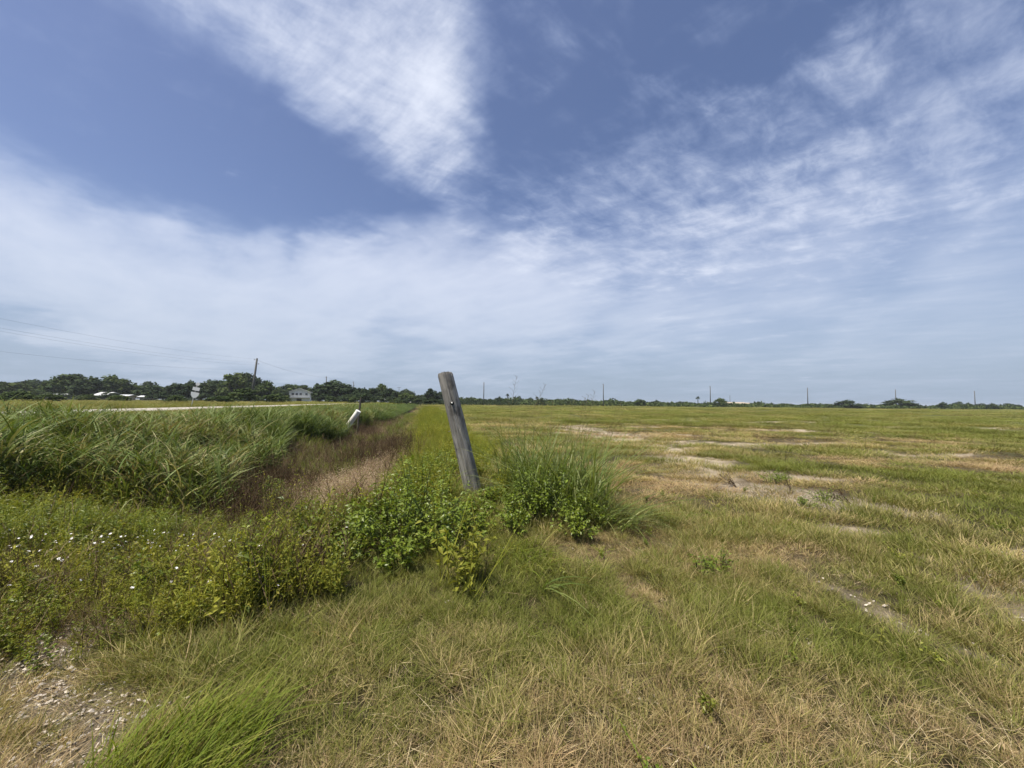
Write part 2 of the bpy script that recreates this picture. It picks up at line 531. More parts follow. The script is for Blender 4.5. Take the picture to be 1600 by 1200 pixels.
def build_ground():
    ang = np.concatenate([np.linspace(-75, 75, 520), np.linspace(75, 285, 110)[1:-1]])
    rr = np.concatenate([[0.0], np.geomspace(.45, 3200, 330)])
    A, Rr = np.meshgrid(np.radians(ang), rr[1:])
    x, y = (Rr * np.sin(A)).ravel(), (Rr * np.cos(A)).ravel()
    x, y = np.r_[0, x], np.r_[0, y]
    z = zf(x, y)
    far = smoothstep(600, 1500, np.hypot(x, y))
    z = z * (1 - far)
    na, nr = len(ang), len(rr) - 1
    f = []
    for j in range(na):
        f.append((0, 1 + (j + 1) % na, 1 + j))
    i, j = np.meshgrid(np.arange(nr - 1), np.arange(na), indexing='ij')
    a = 1 + i * na + j
    b = 1 + i * na + (j + 1) % na
    quads = np.stack([a, b, b + na, a + na], -1).reshape(-1, 4)
    me = bpy.data.meshes.new('ground')
    me.from_pydata(np.c_[x, y, z].tolist(), [], f + quads.tolist())
    col = np.ones((len(x), 4), np.float32)
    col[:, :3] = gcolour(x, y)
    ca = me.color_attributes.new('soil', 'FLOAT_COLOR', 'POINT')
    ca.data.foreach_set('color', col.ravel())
    me.polygons.foreach_set('use_smooth', [True] * len(me.polygons))
    m, t = material('soil_and_thatch')
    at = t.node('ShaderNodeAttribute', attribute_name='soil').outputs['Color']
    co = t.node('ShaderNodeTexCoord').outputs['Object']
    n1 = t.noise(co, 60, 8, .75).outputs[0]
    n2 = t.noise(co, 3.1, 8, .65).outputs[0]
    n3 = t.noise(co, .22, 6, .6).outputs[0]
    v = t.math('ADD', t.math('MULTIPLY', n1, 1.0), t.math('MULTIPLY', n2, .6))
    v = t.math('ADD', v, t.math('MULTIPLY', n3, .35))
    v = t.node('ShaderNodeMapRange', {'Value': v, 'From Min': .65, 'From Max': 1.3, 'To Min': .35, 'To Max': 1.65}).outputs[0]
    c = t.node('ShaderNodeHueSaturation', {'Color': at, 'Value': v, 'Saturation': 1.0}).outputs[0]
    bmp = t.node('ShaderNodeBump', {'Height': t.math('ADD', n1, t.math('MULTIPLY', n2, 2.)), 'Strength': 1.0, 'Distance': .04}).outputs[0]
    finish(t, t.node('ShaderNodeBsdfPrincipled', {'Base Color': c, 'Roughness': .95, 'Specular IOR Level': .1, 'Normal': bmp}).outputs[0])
    link('ground', me, m, kind='structure', label='flat weedy ground of field, ditch and roadside bank')


build_ground()

# road: a chip-sealed sheet on its low embankment
def build_road():
    g = Geo()
    ss = np.concatenate([np.linspace(-60, 200, 66), np.linspace(215, 900, 20)])
    for (t0, t1, dz) in ((-18.2, -11.4, .012),):
        v, f = [], []
        tt = np.linspace(t0, t1, 5)
        for s in ss:
            for k, t in enumerate(tt):
                x, y = XY(s, t)
                v.append((x, y, .99 + dz + .05 * (1 - ((t + 14.8) / 3.4) ** 2)))
        for i in range(len(ss) - 1):
            for k in range(4):
                a = i * 5 + k
                f.append((a, a + 1, a + 6, a + 5))
        g.add(v, f)
    m = plain_mat('worn_asphalt', (.40, .37, .335), .9, .15, .18, 1.2, bump=.2, coords='Object')
    link('road', g.mesh('road', m), kind='structure', label='pale two lane road running beyond the ditch')


build_road()

# ------------------------------------------------------------------ scattering (uncountable ground cover only)
def scatter(name, protos, pts, rot, scl, idx, dry, hue, label):
    coll = bpy.data.collections.new(name + '_sources')
    for k, me in enumerate(protos):
        o = bpy.data.objects.new('%s_source_%02d' % (name, k), me)
        coll.objects.link(o)
    n = len(pts)
    me = bpy.data.meshes.new(name)
    me.from_pydata(np.asarray(pts).tolist(), [], [])
    for nm, typ, arr in (('rot', 'FLOAT_VECTOR', rot), ('scl', 'FLOAT_VECTOR', scl)):
        a = me.attributes.new(nm, typ, 'POINT')
        a.data.foreach_set('vector', np.asarray(arr, np.float32).ravel())
    a = me.attributes.new('pick', 'INT', 'POINT')
    a.data.foreach_set('value', np.asarray(idx, np.int32))
    for nm, arr in (('dry', dry), ('hue', hue)):
        a = me.attributes.new(nm, 'FLOAT', 'POINT')
        a.data.foreach_set('value', np.broadcast_to(np.asarray(arr, np.float32), (n,)).copy())
    ng = bpy.data.node_groups.new(name + '_growth', 'GeometryNodeTree')
    ng.interface.new_socket('Geometry', in_out='INPUT', socket_type='NodeSocketGeometry')
    ng.interface.new_socket('Geometry', in_out='OUTPUT', socket_type='NodeSocketGeometry')
    N, L = ng.nodes, ng.links
    gi, go = N.new('NodeGroupInput'), N.new('NodeGroupOutput')
    iop = N.new('GeometryNodeInstanceOnPoints')
    ci = N.new('GeometryNodeCollectionInfo')
    ci.inputs['Collection'].default_value = coll
    ci.inputs['Separate Children'].default_value = True
    ci.inputs['Reset Children'].default_value = True

    def named(nm, typ):
        q = N.new('GeometryNodeInputNamedAttribute')
        q.data_type = typ
        q.inputs['Name'].default_value = nm
        return next(o for o in q.outputs if o.enabled and o.name == 'Attribute')
    e2r = N.new('FunctionNodeEulerToRotation')
    L.new(named('rot', 'FLOAT_VECTOR'), e2r.inputs[0])
    L.new(gi.outputs[0], iop.inputs['Points'])
    L.new(ci.outputs[0], iop.inputs['Instance'])
    iop.inputs['Pick Instance'].default_value = True
    L.new(named('pick', 'INT'), iop.inputs['Instance Index'])
    L.new(e2r.outputs[0], iop.inputs['Rotation'])
    L.new(named('scl', 'FLOAT_VECTOR'), iop.inputs['Scale'])
    L.new(iop.outputs[0], go.inputs[0])
    o = link(name, me, label=label, kind='stuff')
    md = o.modifiers.new('growth', 'NODES')
    md.node_group = ng
    return o


def sector(r0, r1, a0, a1, dens, jitter=True):
    """random ground points between two radii and two bearings (degrees), dens(r) per square metre"""
    out = []
    edges = np.geomspace(r0, r1, max(2, int(math.log(r1 / r0) / .12) + 1))
    for ra, rb in zip(edges[:-1], edges[1:]):
        area = .5 * (rb * rb - ra * ra) * R(a1 - a0)
        k = rng.poisson(area * dens((ra + rb) / 2))
        r = np.sqrt(rng.uniform(ra * ra, rb * rb, k))
        a = np.radians(rng.uniform(a0, a1, k))
        out.append(np.c_[r * np.sin(a), r * np.cos(a)])
    p = np.concatenate(out)
    return p[:, 0], p[:, 1]


def turn(n, tilt=.12):
    return np.c_[rng.normal(0, tilt, n), rng.normal(0, tilt, n), rng.uniform(0, 2 * math.pi, n)]


# --- kinds of plants
def tuft(n, rad, h0, h1, w, lean=.5, curl=.5, seg=3, mat=M_grass, wind=None, droop=0):
    g = Geo()
    for _ in range(n):
        a = rng.uniform(0, 2 * math.pi)
        r = rad * math.sqrt(rng.random())
        az = a + rng.normal(0, .9)
        if wind is not None:
            az = wind + rng.normal(0, .7)
        blade(g, (r * math.cos(a), r * math.sin(a), -.01), az, rng.uniform(h0, h1), abs(rng.normal(0, lean)), abs(rng.normal(0, curl)),
              w * rng.uniform(.6, 1.3), seg, twist=rng.normal(0, .5), droop=droop * rng.random())
    return g.mesh('tuft', mat)


def herb(height, n_st, mat, L, w, spread=.5, per=14):
    g = Geo()
    for _ in range(n_st):
        az = rng.uniform(0, 2 * math.pi)
        ln = abs(rng.normal(0, spread))
        h = height * rng.uniform(.6, 1.1)
        bx_, by_ = rng.normal(0, height * .12, 2)
        pt = lambda u: np.array((bx_ + math.cos(az) * ln * h * u * u * .8, by_ + math.sin(az) * ln * h * u * u * .8, h * u))
        us = np.linspace(0, 1, 5)
        sw = .0025
        c = np.array([pt(u) for u in us])
        v = np.concatenate([c - (sw, 0, 0), c + (sw, 0, 0)])
        g.add(v, [(i, i + 1, i + 6, i + 5) for i in range(4)], .75, .5)
        for k in range(per):
            u = .15 + .85 * (k + rng.random()) / per
            la = az + k * 2.4 + rng.normal(0, .4)
            el = rng.normal(.25, .35)
            s_ = (1.1 - .5 * u) * rng.uniform(.7, 1.2)
            leaf(g, pt(u), (math.cos(la) * math.cos(el), math.sin(la) * math.cos(el), math.sin(el)), L * s_, w * s_, h=u)
    return g.mesh('herb', mat)


def brush(height, n_st, mat, twig=8):
    g = Geo()
    for _ in range(n_st):
        az = rng.uniform(0, 2 * math.pi)
        ln = abs(rng.normal(0, .55))
        h = height * rng.uniform(.5, 1.1)
        b = rng.random()
        bx_, by_ = rng.normal(0, height * .2, 2)
        blade(g, (bx_, by_, 0), az, h, ln, rng.normal(0, .2), .006, 4, b=b, twist=rng.uniform(0, 3))
        for k in range(twig):
            u = rng.uniform(.25, 1)
            p = (bx_ + math.cos(az) * h * ln * u, by_ + math.sin(az) * h * ln * u, h * u)
            blade(g, p, rng.uniform(0, 6.3), h * rng.uniform(.1, .32), rng.uniform(.3, 1.2), rng.normal(0, .4), .004, 2, b=min(1, b + rng.uniform(-.1, .3)), twist=rng.uniform(0, 3))
    return g.mesh('brush', mat)


def seedy(height, n_st, mat, fl=26, fs=.012):
    g = Geo()
    for _ in range(n_st):
        az = rng.uniform(0, 2 * math.pi)
        ln = abs(rng.normal(0, .3))
        h = height * rng.uniform(.6, 1.1)
        bx_, by_ = rng.normal(0, height * .18, 2)
        blade(g, (bx_, by_, 0), az, h, ln, .1, .004, 3, twist=rng.uniform(0, 3))
        for k in range(fl):
            u = rng.uniform(.55, 1)
            rr = .035 * (1.2 - u) + .01
            p = np.array((bx_ + math.cos(az) * h * (ln * u + .1 * u * u), by_ + math.sin(az) * h * (ln * u + .1 * u * u), h * u)) + rng.normal(0, rr, 3)
            leaf(g, p, rng.normal(0, 1, 3) + (0, 0, .8), fs * rng.uniform(.7, 1.6), fs * .6)
    return g.mesh('seedy', mat)


def tall(n, h0, h1, w, rad=.22):
    """tall cane-like grass: upright culms whose long leaves arch over"""
    g = Geo()
    for _ in range(n):
        a = rng.uniform(0, 6.283)
        r = rad * math.sqrt(rng.random())
        az = a + rng.normal(0, .7)
        h = rng.uniform(h0, h1)
        ln = abs(rng.normal(.12, .18))
        b = rng.random()
        base = np.array((r * math.cos(a), r * math.sin(a), -.02))
        blade(g, base, az, h * .85, ln, .05, .006, 3, b=b * .6 + .2, twist=rng.uniform(0, 3))
        for k in range(6):
            u = rng.uniform(.15, .95)
            p = base + np.array((math.cos(az) * h * .85 * ln * u, math.sin(az) * h * .85 * ln * u, h * .85 * u))
            L = h * rng.uniform(.30, .55)
            blade(g, p, az + rng.normal(0, 1.4), L, rng.uniform(.15, .6), rng.uniform(.15, .8), w * rng.uniform(.6, 1.25), 5, b=min(1, max(0, b + rng.normal(0, .18))),
                  twist=rng.normal(0, .8), droop=rng.uniform(.1, .8))
    return g.mesh('cane', M_tall)


P_short = [tuft(58, .09, .03, .10, .0040, .8, .8) for _ in range(5)] + [tuft(32, .07, .06, .15, .0034, .5, .6, 4) for _ in range(4)]
P_patch = [tuft(260, .5, .03, .15, .012, .9, .8, 2) for _ in range(4)]
P_far = [tuft(420, .5, .08, .24, .018, .5, .6, 1) for _ in range(3)]
P_long = [tuft(46, .09, .22, .46, .006, .4, .7, 5, M_lush) for _ in range(3)]
P_tall = [tall(14, .75, 1.15, .021) for _ in range(4)]
P_tallfar = [tuft(150, .5, .55, 1.05, .035, .3, .5, 3, M_tall, droop=.6) for _ in range(3)]
P_herb = [herb(.36, 7, M_yellow, .055, .024) for _ in range(4)]
P_herbg = [herb(.34, 7, M_herb, .055, .028) for _ in range(3)]
P_fern = [herb(.42, 9, M_herb, .05, .011, .6, 34) for _ in range(3)]
P_litter = [tuft(34, .12, .008, .03, .0025, 2.6, 2.0, 3, M_litter) for _ in range(4)]
P_creep = [herb(.10, 5, M_herb, .032, .02, 1.6, 8) for _ in range(3)]
P_brush = [brush(.55, 16, M_dead) for _ in range(4)]
P_seed = [seedy(.42, 12, M_seed) for _ in range(3)]
P_seedy = [seedy(.55, 9, M_yellow, 18, .010) for _ in range(3)]


BUSHY = [(-1.05, 4.2, .95), (-.5, 4.6, .55), (.55, 4.9, .85), (1.0, 4.9, .5), (-1.3, 4.0, .6), (-.95, 3.7, .6), (.3, 4.3, .45), (-.6, 5.7, .42), (-.45, 5.2, .4), (-.5, 6.15, .35)]


def in_bush(x, y):
    m = np.zeros(len(x), bool)
    for cx, cy, rr in BUSHY:
        m |= np.hypot(x - cx, y - cy) < rr
    return m


def build_grass():
    # short turf, near: single tufts
    x, y = sector(.5, 6.5, -80, 80, lambda r: 330 if r < 3.6 else 330 * (3.6 / r) ** 1.5)
    s, t = ST(x, y)
    dens = 1 - .80 * sand(x, y)
    lw = (x < -1.2) & (y > 2.75) & (y < 6)
    keep = (rng.random(len(x)) < dens * np.where(lw, .35, 1) * (.65 + .7 * fbm(x, y, 1.9, 3, 41))) & ((t > -2.2) | (s < 5.6)) & (t > -9)
    x, y = x[keep], y[keep]
    n = len(x)
    d = np.clip(dryness(x, y) + rng.normal(0, .19, n), 0, 1.1)
    tallish = rng.random(n) < .25 + .35 * (fbm(x, y, 1.1, 2, 43) > .55)
    idx = np.where(tallish, rng.integers(5, 9, n), rng.integers(0, 5, n))
    k = (.50 + .85 * fbm(x, y, 1.4, 3, 44)) * rng.uniform(.75, 1.25, n) * (1 - .5 * brown(x, y)) * (1 - .45 * sand(x, y))
    r = np.hypot(x, y)
    k = k * np.where(x > 1.5, .85, 1)
    k = k * (1 + .12 * np.clip(r - 3, 0, 4))
    scatter('grass', P_short, np.c_[x, y, zf(x, y)], turn(n, .16), np.c_[k, k, k * rng.uniform(.7, 1.2, n)], idx, d, rng.random(n),
            'short mixed green and dry grass in the foreground')
    x, y = sector(.8, 6, -80, 80, lambda r: 90 if r < 3.6 else 35)
    keep = rng.random(len(x)) < .25 + 1.1 * dryness(x, y) ** 1.5
    keep &= ~in_bush(x, y)
    x, y = x[keep], y[keep]
    n = len(x)
    k = rng.uniform(.7, 1.5, n)
    scatter('straw_litter', P_litter, np.c_[x, y, zf(x, y) + .012], turn(n, .1), np.c_[k, k, k], rng.integers(0, 4, n), rng.uniform(.1, .9, n), rng.random(n), 'matted dead straw lying in the turf')
    # turf further out: patches
    x, y = sector(5.0, 34, -80, 80, lambda r: 11 * (7 / r) ** 1.35)
    s, t = ST(x, y)
    keep = (rng.random(len(x)) < 1 - .88 * sand(x, y)) & (t > -1.4) & (rng.random(len(x)) < .45 + .9 * fbm(x, y, .8, 3, 47))
    x, y = x[keep], y[keep]
    n = len(x)
    r = np.hypot(x, y)
    k = .62 * (r / 7) ** .62 * rng.uniform(.75, 1.3, n)
    hz_ = (.55 + .85 * fbm(x, y, .9, 4, 49)) * (1 - .45 * brown(x, y)) * rng.uniform(.7, 1.25, n)
    d = np.clip(dryness(x, y) + rng.normal(0, .10, n), 0, 1.1)
    scatter('field_grass', P_patch, np.c_[x, y, zf(x, y)], turn(n, .05), np.c_[k, k, hz_], rng.integers(0, 4, n), d, rng.random(n),
            'olive and straw coloured grass over the open field')
    x, y = sector(30, 330, -80, 80, lambda r: .62 * (36 / r) ** 1.75)
    s, t = ST(x, y)
    keep = (t > -1) & (rng.random(len(x)) < 1 - .9 * sand(x, y))
    x, y = x[keep], y[keep]
    n = len(x)
    r = np.hypot(x, y)
    k = 1.9 * (r / 36) ** .8 * rng.uniform(.7, 1.3, n)
    d = np.clip(dryness(x, y) * .75 - .02 + rng.normal(0, .08, n), 0, 1)
    scatter('far_field_grass', P_far, np.c_[x, y, zf(x, y)], turn(n, .02), np.c_[k, k, rng.uniform(.7, 1.5, n) * (.6 + .8 * fbm(x, y, .12, 3, 50))], rng.integers(0, 3, n), d, rng.random(n),
            'green grass far out across the field towards the scrub')
    # roadside bank and shoulder, and the meadow beyond the road
    s = rng.uniform(-5, 170, 9000) ** 1.0
    s = 170 * rng.random(9000) ** 1.6 - 4
    t = rng.uniform(-11.2, -8.0, 9000)
    x, y = XY(s, t)
    n = len(x)
    r = np.hypot(x, y)
    k = .8 * np.maximum(1, r / 14) ** .6
    scatter('shoulder_grass', P_patch, np.c_[x, y, zf(x, y)], turn(n, .05), np.c_[k, k, rng.uniform(.7, 1.5, n)], rng.integers(0, 4, n), np.clip(dryness(x, y) - .05, 0, 1), rng.random(n),
            'green grass on the road shoulder')
    x, y = sector(16, 300, -88, 10, lambda r: .9 * (30 / r) ** 1.7)
    s, t = ST(x, y)
    keep = (t < -19.3)
    x, y = x[keep], y[keep]
    n = len(x)
    r = np.hypot(x, y)
    k = 1.7 * (r / 34) ** .8 * rng.uniform(.7, 1.3, n)
    scatter('meadow_grass', P_far, np.c_[x, y, zf(x, y)], turn(n, .03), np.c_[k, k, rng.uniform(.8, 2.4, n) * (.5 + fbm(x, y, .10, 3, 52))], rng.integers(0, 3, n),
            np.clip(.12 + .35 * fbm(x, y, .08, 3, 53) + rng.normal(0, .06, n), 0, 1), rng.random(n), 'tall meadow grass beyond the road')


build_grass()


def build_bank():
    # the wall of tall cane grass on the far side of the ditch
    n = 8200
    s = 3 + 62 * rng.random(n) ** 1.6
    t = rng.uniform(-8.9, -3.7, n)
    edge = -5.1 + .5 * np.sin(s * .6) + (fbm(s, t, .5, 3, 60) - .5) * 1.2 - 1.2 * smoothstep(9, 5, s)
    x, y = XY(s, t)
    head = (y > 6.3 + .8 * fbm(x, y, .8, 2, 68)) & (x < -.74 * y) & (s < 13)
    keep = ((t < edge) | head) & (rng.random(n) < smoothstep(.22, .50, fbm(s, t, .75, 3, 61)))
    s, t = s[keep], t[keep]
    x, y = XY(s, t)
    n = len(x)
    lim = 1.6 - np.where(s < 11, .030, .050) * np.abs(t) - zf(x, y) - .02
    k = np.minimum(.85 + .55 * rng.random(n), lim / 1.08)
    k = k * (.68 + .55 * fbm(x, y, .7, 3, 62))
    scatter('tall_grass', P_tall, np.c_[x, y, zf(x, y)], turn(n, .10), np.c_[k, k, k], rng.integers(0, 4, n), np.clip(.30 + .8 * (fbm(x, y, .6, 3, 63) - .4) + rng.normal(0, .12, n), 0, 1),
            rng.random(n), 'tall blue green cane grass along the far bank of the ditch')
    n = 3600
    s = 45 + 200 * rng.random(n) ** 1.4
    t = rng.uniform(-8.9, -4.6, n)
    x, y = XY(s, t)
    lim = 1.6 - .055 * np.abs(t) - zf(x, y)
    k = np.minimum(1.0, lim / 1.1) * rng.uniform(.75, 1.0, n)
    scatter('far_tall_grass', P_tallfar, np.c_[x, y, zf(x, y)], turn(n, .04), np.c_[k * 1.5, k * 1.5, k], rng.integers(0, 3, n), rng.uniform(.1, .4, n), rng.random(n),
            'tall grass of the ditch bank running into the distance')
    # dead brush in the ditch
    n = 3400
    s = 4.8 + 55 * rng.random(n) ** 1.7
    t = rng.uniform(-5.4, -1.5, n)
    lush = fbm(s, t, .7, 3, 65)
    keep = rng.random(n) < np.where(s < 11, .95, .75)
    keep &= (s > 6.4 + 1.2 * fbm(s, t, .8, 2, 64)) & (t > -4.9 + .5 * np.sin(s))
    keep &= ~((s > 15) & (s < 21) & (t > -3.2) & (t < -1.9))
    s, t = s[keep], t[keep]
    x, y = XY(s, t)
    n = len(x)
    k = rng.uniform(.8, 1.6, n) * np.where(t > -3.0, .6, 1.0) * (.6 + .6 * fbm(x, y, .7, 3, 66))
    scatter('dead_brush', P_brush, np.c_[x, y, zf(x, y)], turn(n, .35), np.c_[k, k, k], rng.integers(0, 4, n), np.clip(.12 + 1.1 * (fbm(x, y, .6, 3, 67) - .3) + .38 * smoothstep(-4.2, -2.6, t) + rng.normal(0, .16, n), 0, 1), rng.random(n),
            'brown dead brush filling the ditch')
    # taller dark stalks standing in it
    cs = [(-5.9, 8.3, .7), (-5.3, 7.4, .6), (-7.0, 7.6, .5), (-5.4, 9.6, .5), (-4.3, 6.6, .4), (-3.9, 11.5, .8), (-5.2, 15, .9)]
    x = np.concatenate([rng.normal(cx, sg * .7, int(55 * sg)) for cx, cy, sg in cs])
    y = np.concatenate([rng.normal(cy, sg * .7, int(55 * sg)) for cx, cy, sg in cs])
    n = len(x)
    k = rng.uniform(1.2, 2.3, n)
    scatter('dark_stalks', P_brush, np.c_[x, y, zf(x, y)], turn(n, .12), np.c_[k * .8, k * .8, k], rng.integers(0, 4, n), rng.uniform(-.2, .35, n), rng.random(n), 'tall dark dead stalks standing in the ditch')
    # brown stubs of dead weeds lying about the trampled parts of the field
    x, y = sector(4, 42, -5, 62, lambda r: 5.0 * min(1, (8 / r) ** 1.2))
    m = brown(x, y) + .35 * (fbm(x, y, .35, 3, 84) > .60)
    keep = (rng.random(len(x)) < m * .8) & (ST(x, y)[1] > 2.2)
    x, y = x[keep], y[keep]
    n = len(x)
    k = rng.uniform(.18, .42, n) * np.clip(np.hypot(x, y) / 9, 1, 2.5)
    scatter('dead_stubble', P_brush, np.c_[x, y, zf(x, y)], turn(n, .6), np.c_[k * 1.6, k * 1.6, k * .6], rng.integers(0, 4, n), rng.uniform(0, .6, n), rng.random(n), 'dark brown dead weed stubble in the trampled parts of the field')
    # green in the ditch
    n = 5200
    s = 5.5 + 70 * rng.random(n) ** 1.5
    t = rng.uniform(-5.6, -1.6, n)
    keep = fbm(s, t, .55, 3, 71) > .45 + .06 * (s < 9)
    s, t = s[keep], t[keep]
    x, y = XY(s, t)
    n = len(x)
    k = rng.uniform(.7, 1.6, n)
    scatter('ditch_weeds', P_fern + P_short[5:8], np.c_[x, y, zf(x, y)], turn(n, .15), np.c_[k, k, k], rng.integers(0, 6, n), rng.uniform(.1, .6, n), rng.random(n),
            'green weeds growing among the dead brush in the ditch')
    # pinkish dry seed heads
    cs = [(-3.6, 8.6, .42), (-4.1, 9.4, .45), (-3.3, 7.8, .35), (-4.9, 9.8, .4), (-3.9, 10.8, .45), (-2.9, 6.9, .3), (-5.0, 8.3, .3)]
    x, y = [], []
    for cx, cy, sg in cs:
        k = int(250 * sg)
        x += list(rng.normal(cx, sg * .6, k))
        y += list(rng.normal(cy, sg * .75, k))
    x, y = np.array(x), np.array(y)
    n = len(x)
    k = rng.uniform(.9, 1.8, n)
    scatter('dry_seed_grass', P_seed, np.c_[x, y, zf(x, y)], turn(n, .15), np.c_[k, k, k], rng.integers(0, 3, n), rng.uniform(.2, .9, n), rng.random(n),
            'pinkish dry seed heads standing in the ditch')
    # yellow green weeds along the right bank
    n = 6500
    s = 4.6 + 75 * rng.random(n) ** 1.9
    t = rng.uniform(-1.15, 2.6, n)
    keep = rng.random(n) < smoothstep(2.9, 1.0, t + (fbm(s, t, .6, 3, 73) - .5) * 2.0) * (.5 + .8 * fbm(s, t, 1.1, 2, 72))
    s, t = s[keep], t[keep]
    x, y = XY(s, t)
    keep = ~in_bush(x, y) & ((y > 12) | (rng.random(len(x)) < smoothstep(.34, .56, fbm(x, y, 1.5, 3, 70))))
    x, y, s, t = x[keep], y[keep], s[keep], t[keep]
    n = len(x)
    k = rng.uniform(.6, 1.45, n) * (.5 + 1.0 * fbm(x, y, 1.1, 3, 74)) * np.where(s > 25, 1.35, 1) * np.where(t < -.3, .62, 1) * (1 - .35 * smoothstep(1.0, 2.4, t))
    idx = np.where(rng.random(n) < .30, rng.integers(4, 7, n), rng.integers(0, 4, n))
    idx = np.where(rng.random(n) < .18, rng.integers(7, 10, n), idx)
    scatter('bank_weeds', P_herb + P_seedy + P_long, np.c_[x, y, zf(x, y)], turn(n, .15), np.c_[k, k, k], idx, np.clip(.25 + .6 * (fbm(x, y, .5, 3, 75) - .3) + rng.normal(0, .1, n), 0, 1),
            rng.random(n), 'yellow green weeds on the near bank of the ditch')
    # weeds with white flowers at the left
    n = 5200
    x, y = rng.uniform(-8.5, -.3, n), rng.uniform(2.1, 7.0, n)
    edge = 2.45 + .85 * smoothstep(-2.6, -1.2, x) + (fbm(x, y, .9, 3, 76) - .5) * .9
    keep = (y > edge) & ~((y > 4.9 + .5 * fbm(x, y, 1.2, 2, 69)) & (x > -4.3)) & ~in_bush(x, y) & (rng.random(n) < smoothstep(.10, .45, fbm(x, y, 1.6, 3, 77)))
    x, y = x[keep], y[keep]
    n = len(x)
    k = rng.uniform(.55, 1.7, n) * (.30 + 1.4 * fbm(x, y, 1.0, 3, 78)) * (.6 + .4 * smoothstep(2.4, 3.1, y))
    idx = rng.integers(0, 15, n)
    scatter('low_weeds', P_herb + P_short[5:9] + P_herbg + P_seedy + P_brush[:1], np.c_[x, y, zf(x, y)], turn(n, .2), np.c_[k, k, k], idx, np.clip(.15 + .6 * (fbm(x, y, .7, 3, 79) - .25) + rng.normal(0, .12, n), 0, 1), rng.random(n),
            'low yellow green weeds on the slope at the lower left')
    # ferny bright green weeds at the left edge
    n = 620
    x, y = rng.normal(-5.3, .9, n), rng.normal(4.9, .5, n)
    k = rng.uniform(1.0, 1.7, n)
    scatter('ferny_weeds', P_fern, np.c_[x, y, zf(x, y)], turn(n, .2), np.c_[k, k, k], rng.integers(0, 3, n), rng.uniform(.25, .65, n), rng.random(n),
            'bright green ferny weeds at the left edge')
    # creeping leaves here and there in the turf
    x, y = sector(1.0, 9, -75, 75, lambda r: 5)
    keep = (fbm(x, y, 1.1, 3, 81) > .54)
    x, y = x[keep], y[keep]
    n = len(x)
    k = rng.uniform(.6, 1.3, n)
    scatter('creeping_weeds', P_creep, np.c_[x, y, zf(x, y) + .02], turn(n, .2), np.c_[k, k, k], rng.integers(0, 3, n), rng.uniform(.2, .9, n), rng.random(n),
            'small broad leaved weeds creeping through the turf')
    # shell grit and pale pebbles in the bare patches
    g = []
    for _ in range(4):
        q = Geo()
        for _ in range(5):
            a = rng.uniform(0, 6.28)
            c = rng.normal(0, .03, 3) * (1, 1, 0)
            rr = rng.uniform(.003, .009)
            v = [c + rr * np.array((math.cos(u) * rng.uniform(.8, 1.5), math.sin(u) * rng.uniform(.6, 1.1), .3 + rng.normal(0, .15))) for u in np.linspace(0, 6.28, 6)[:-1]] + [c + (0, 0, rr * .8)]
            q.add(v, [(i, (i + 1) % 5, 5) for i in range(5)], rng.random())
        g.append(q.mesh('grit', M_pebble))
    x, y = sector(1.2, 9, -75, 75, lambda r: 420 if r < 5 else 60)
    keep = rng.random(len(x)) < sand(x, y) * .95 * (fbm(x, y, 2.5, 2, 83) > .30) * np.where((x > 0) & (x < 4.3), .12, 1) + .006
    x, y = x[keep], y[keep]
    n = len(x)
    k = rng.uniform(.6, 1.7, n)
    scatter('shell_grit', g, np.c_[x, y, zf(x, y) + .004], turn(n, .3), np.c_[k, k, k], rng.integers(0, 4, n), .5, rng.random(n), 'pale shell grit on the bare patches')


build_bank()


# small white flowers: thin stem, ring of petals, yellow eye
def build_flowers():
    g = Geo()
    g.tube([(0, 0, -.25), (.005, .003, 0)], .0015, 3, .3)
    for k in range(6):
        a = k * math.pi / 3
        leaf(g, (0, 0, .002), (math.cos(a), math.sin(a), .12), .013, .010, b=.9, fold=.05)
    m, t = material('white_flower')
    bv = t.node('ShaderNodeAttribute', attribute_name='bv').outputs['Fac']
    c = t.mix(t.smooth(bv, .5, .6), (.08, .12, .03), (.82, .80, .80))
    finish(t, t.node('ShaderNodeBsdfPrincipled', {'Base Color': c, 'Roughness': .6}).outputs[0])
    me = g.mesh('flower', m)
    n = 190
    x, y = np.r_[rng.normal(-4.3, .7, 130), rng.uniform(-3.6, -1.6, 40), rng.normal(-2.2, .9, 20)], np.r_[rng.normal(3.55, .40, 130), rng.uniform(2.8, 4.3, 40), rng.normal(5.2, .5, 20)]
    z = zf(x, y) + rng.uniform(.24, .42, n)
    k = rng.uniform(.5, 1.25, n)
    scatter('white_flowers', [me], np.c_[x, y, z], turn(n, .4), np.c_[k, k, k * .9], np.zeros(n, int), .5, rng.random(n), 'small white flowers dotted over the weeds at the left')


build_flowers()

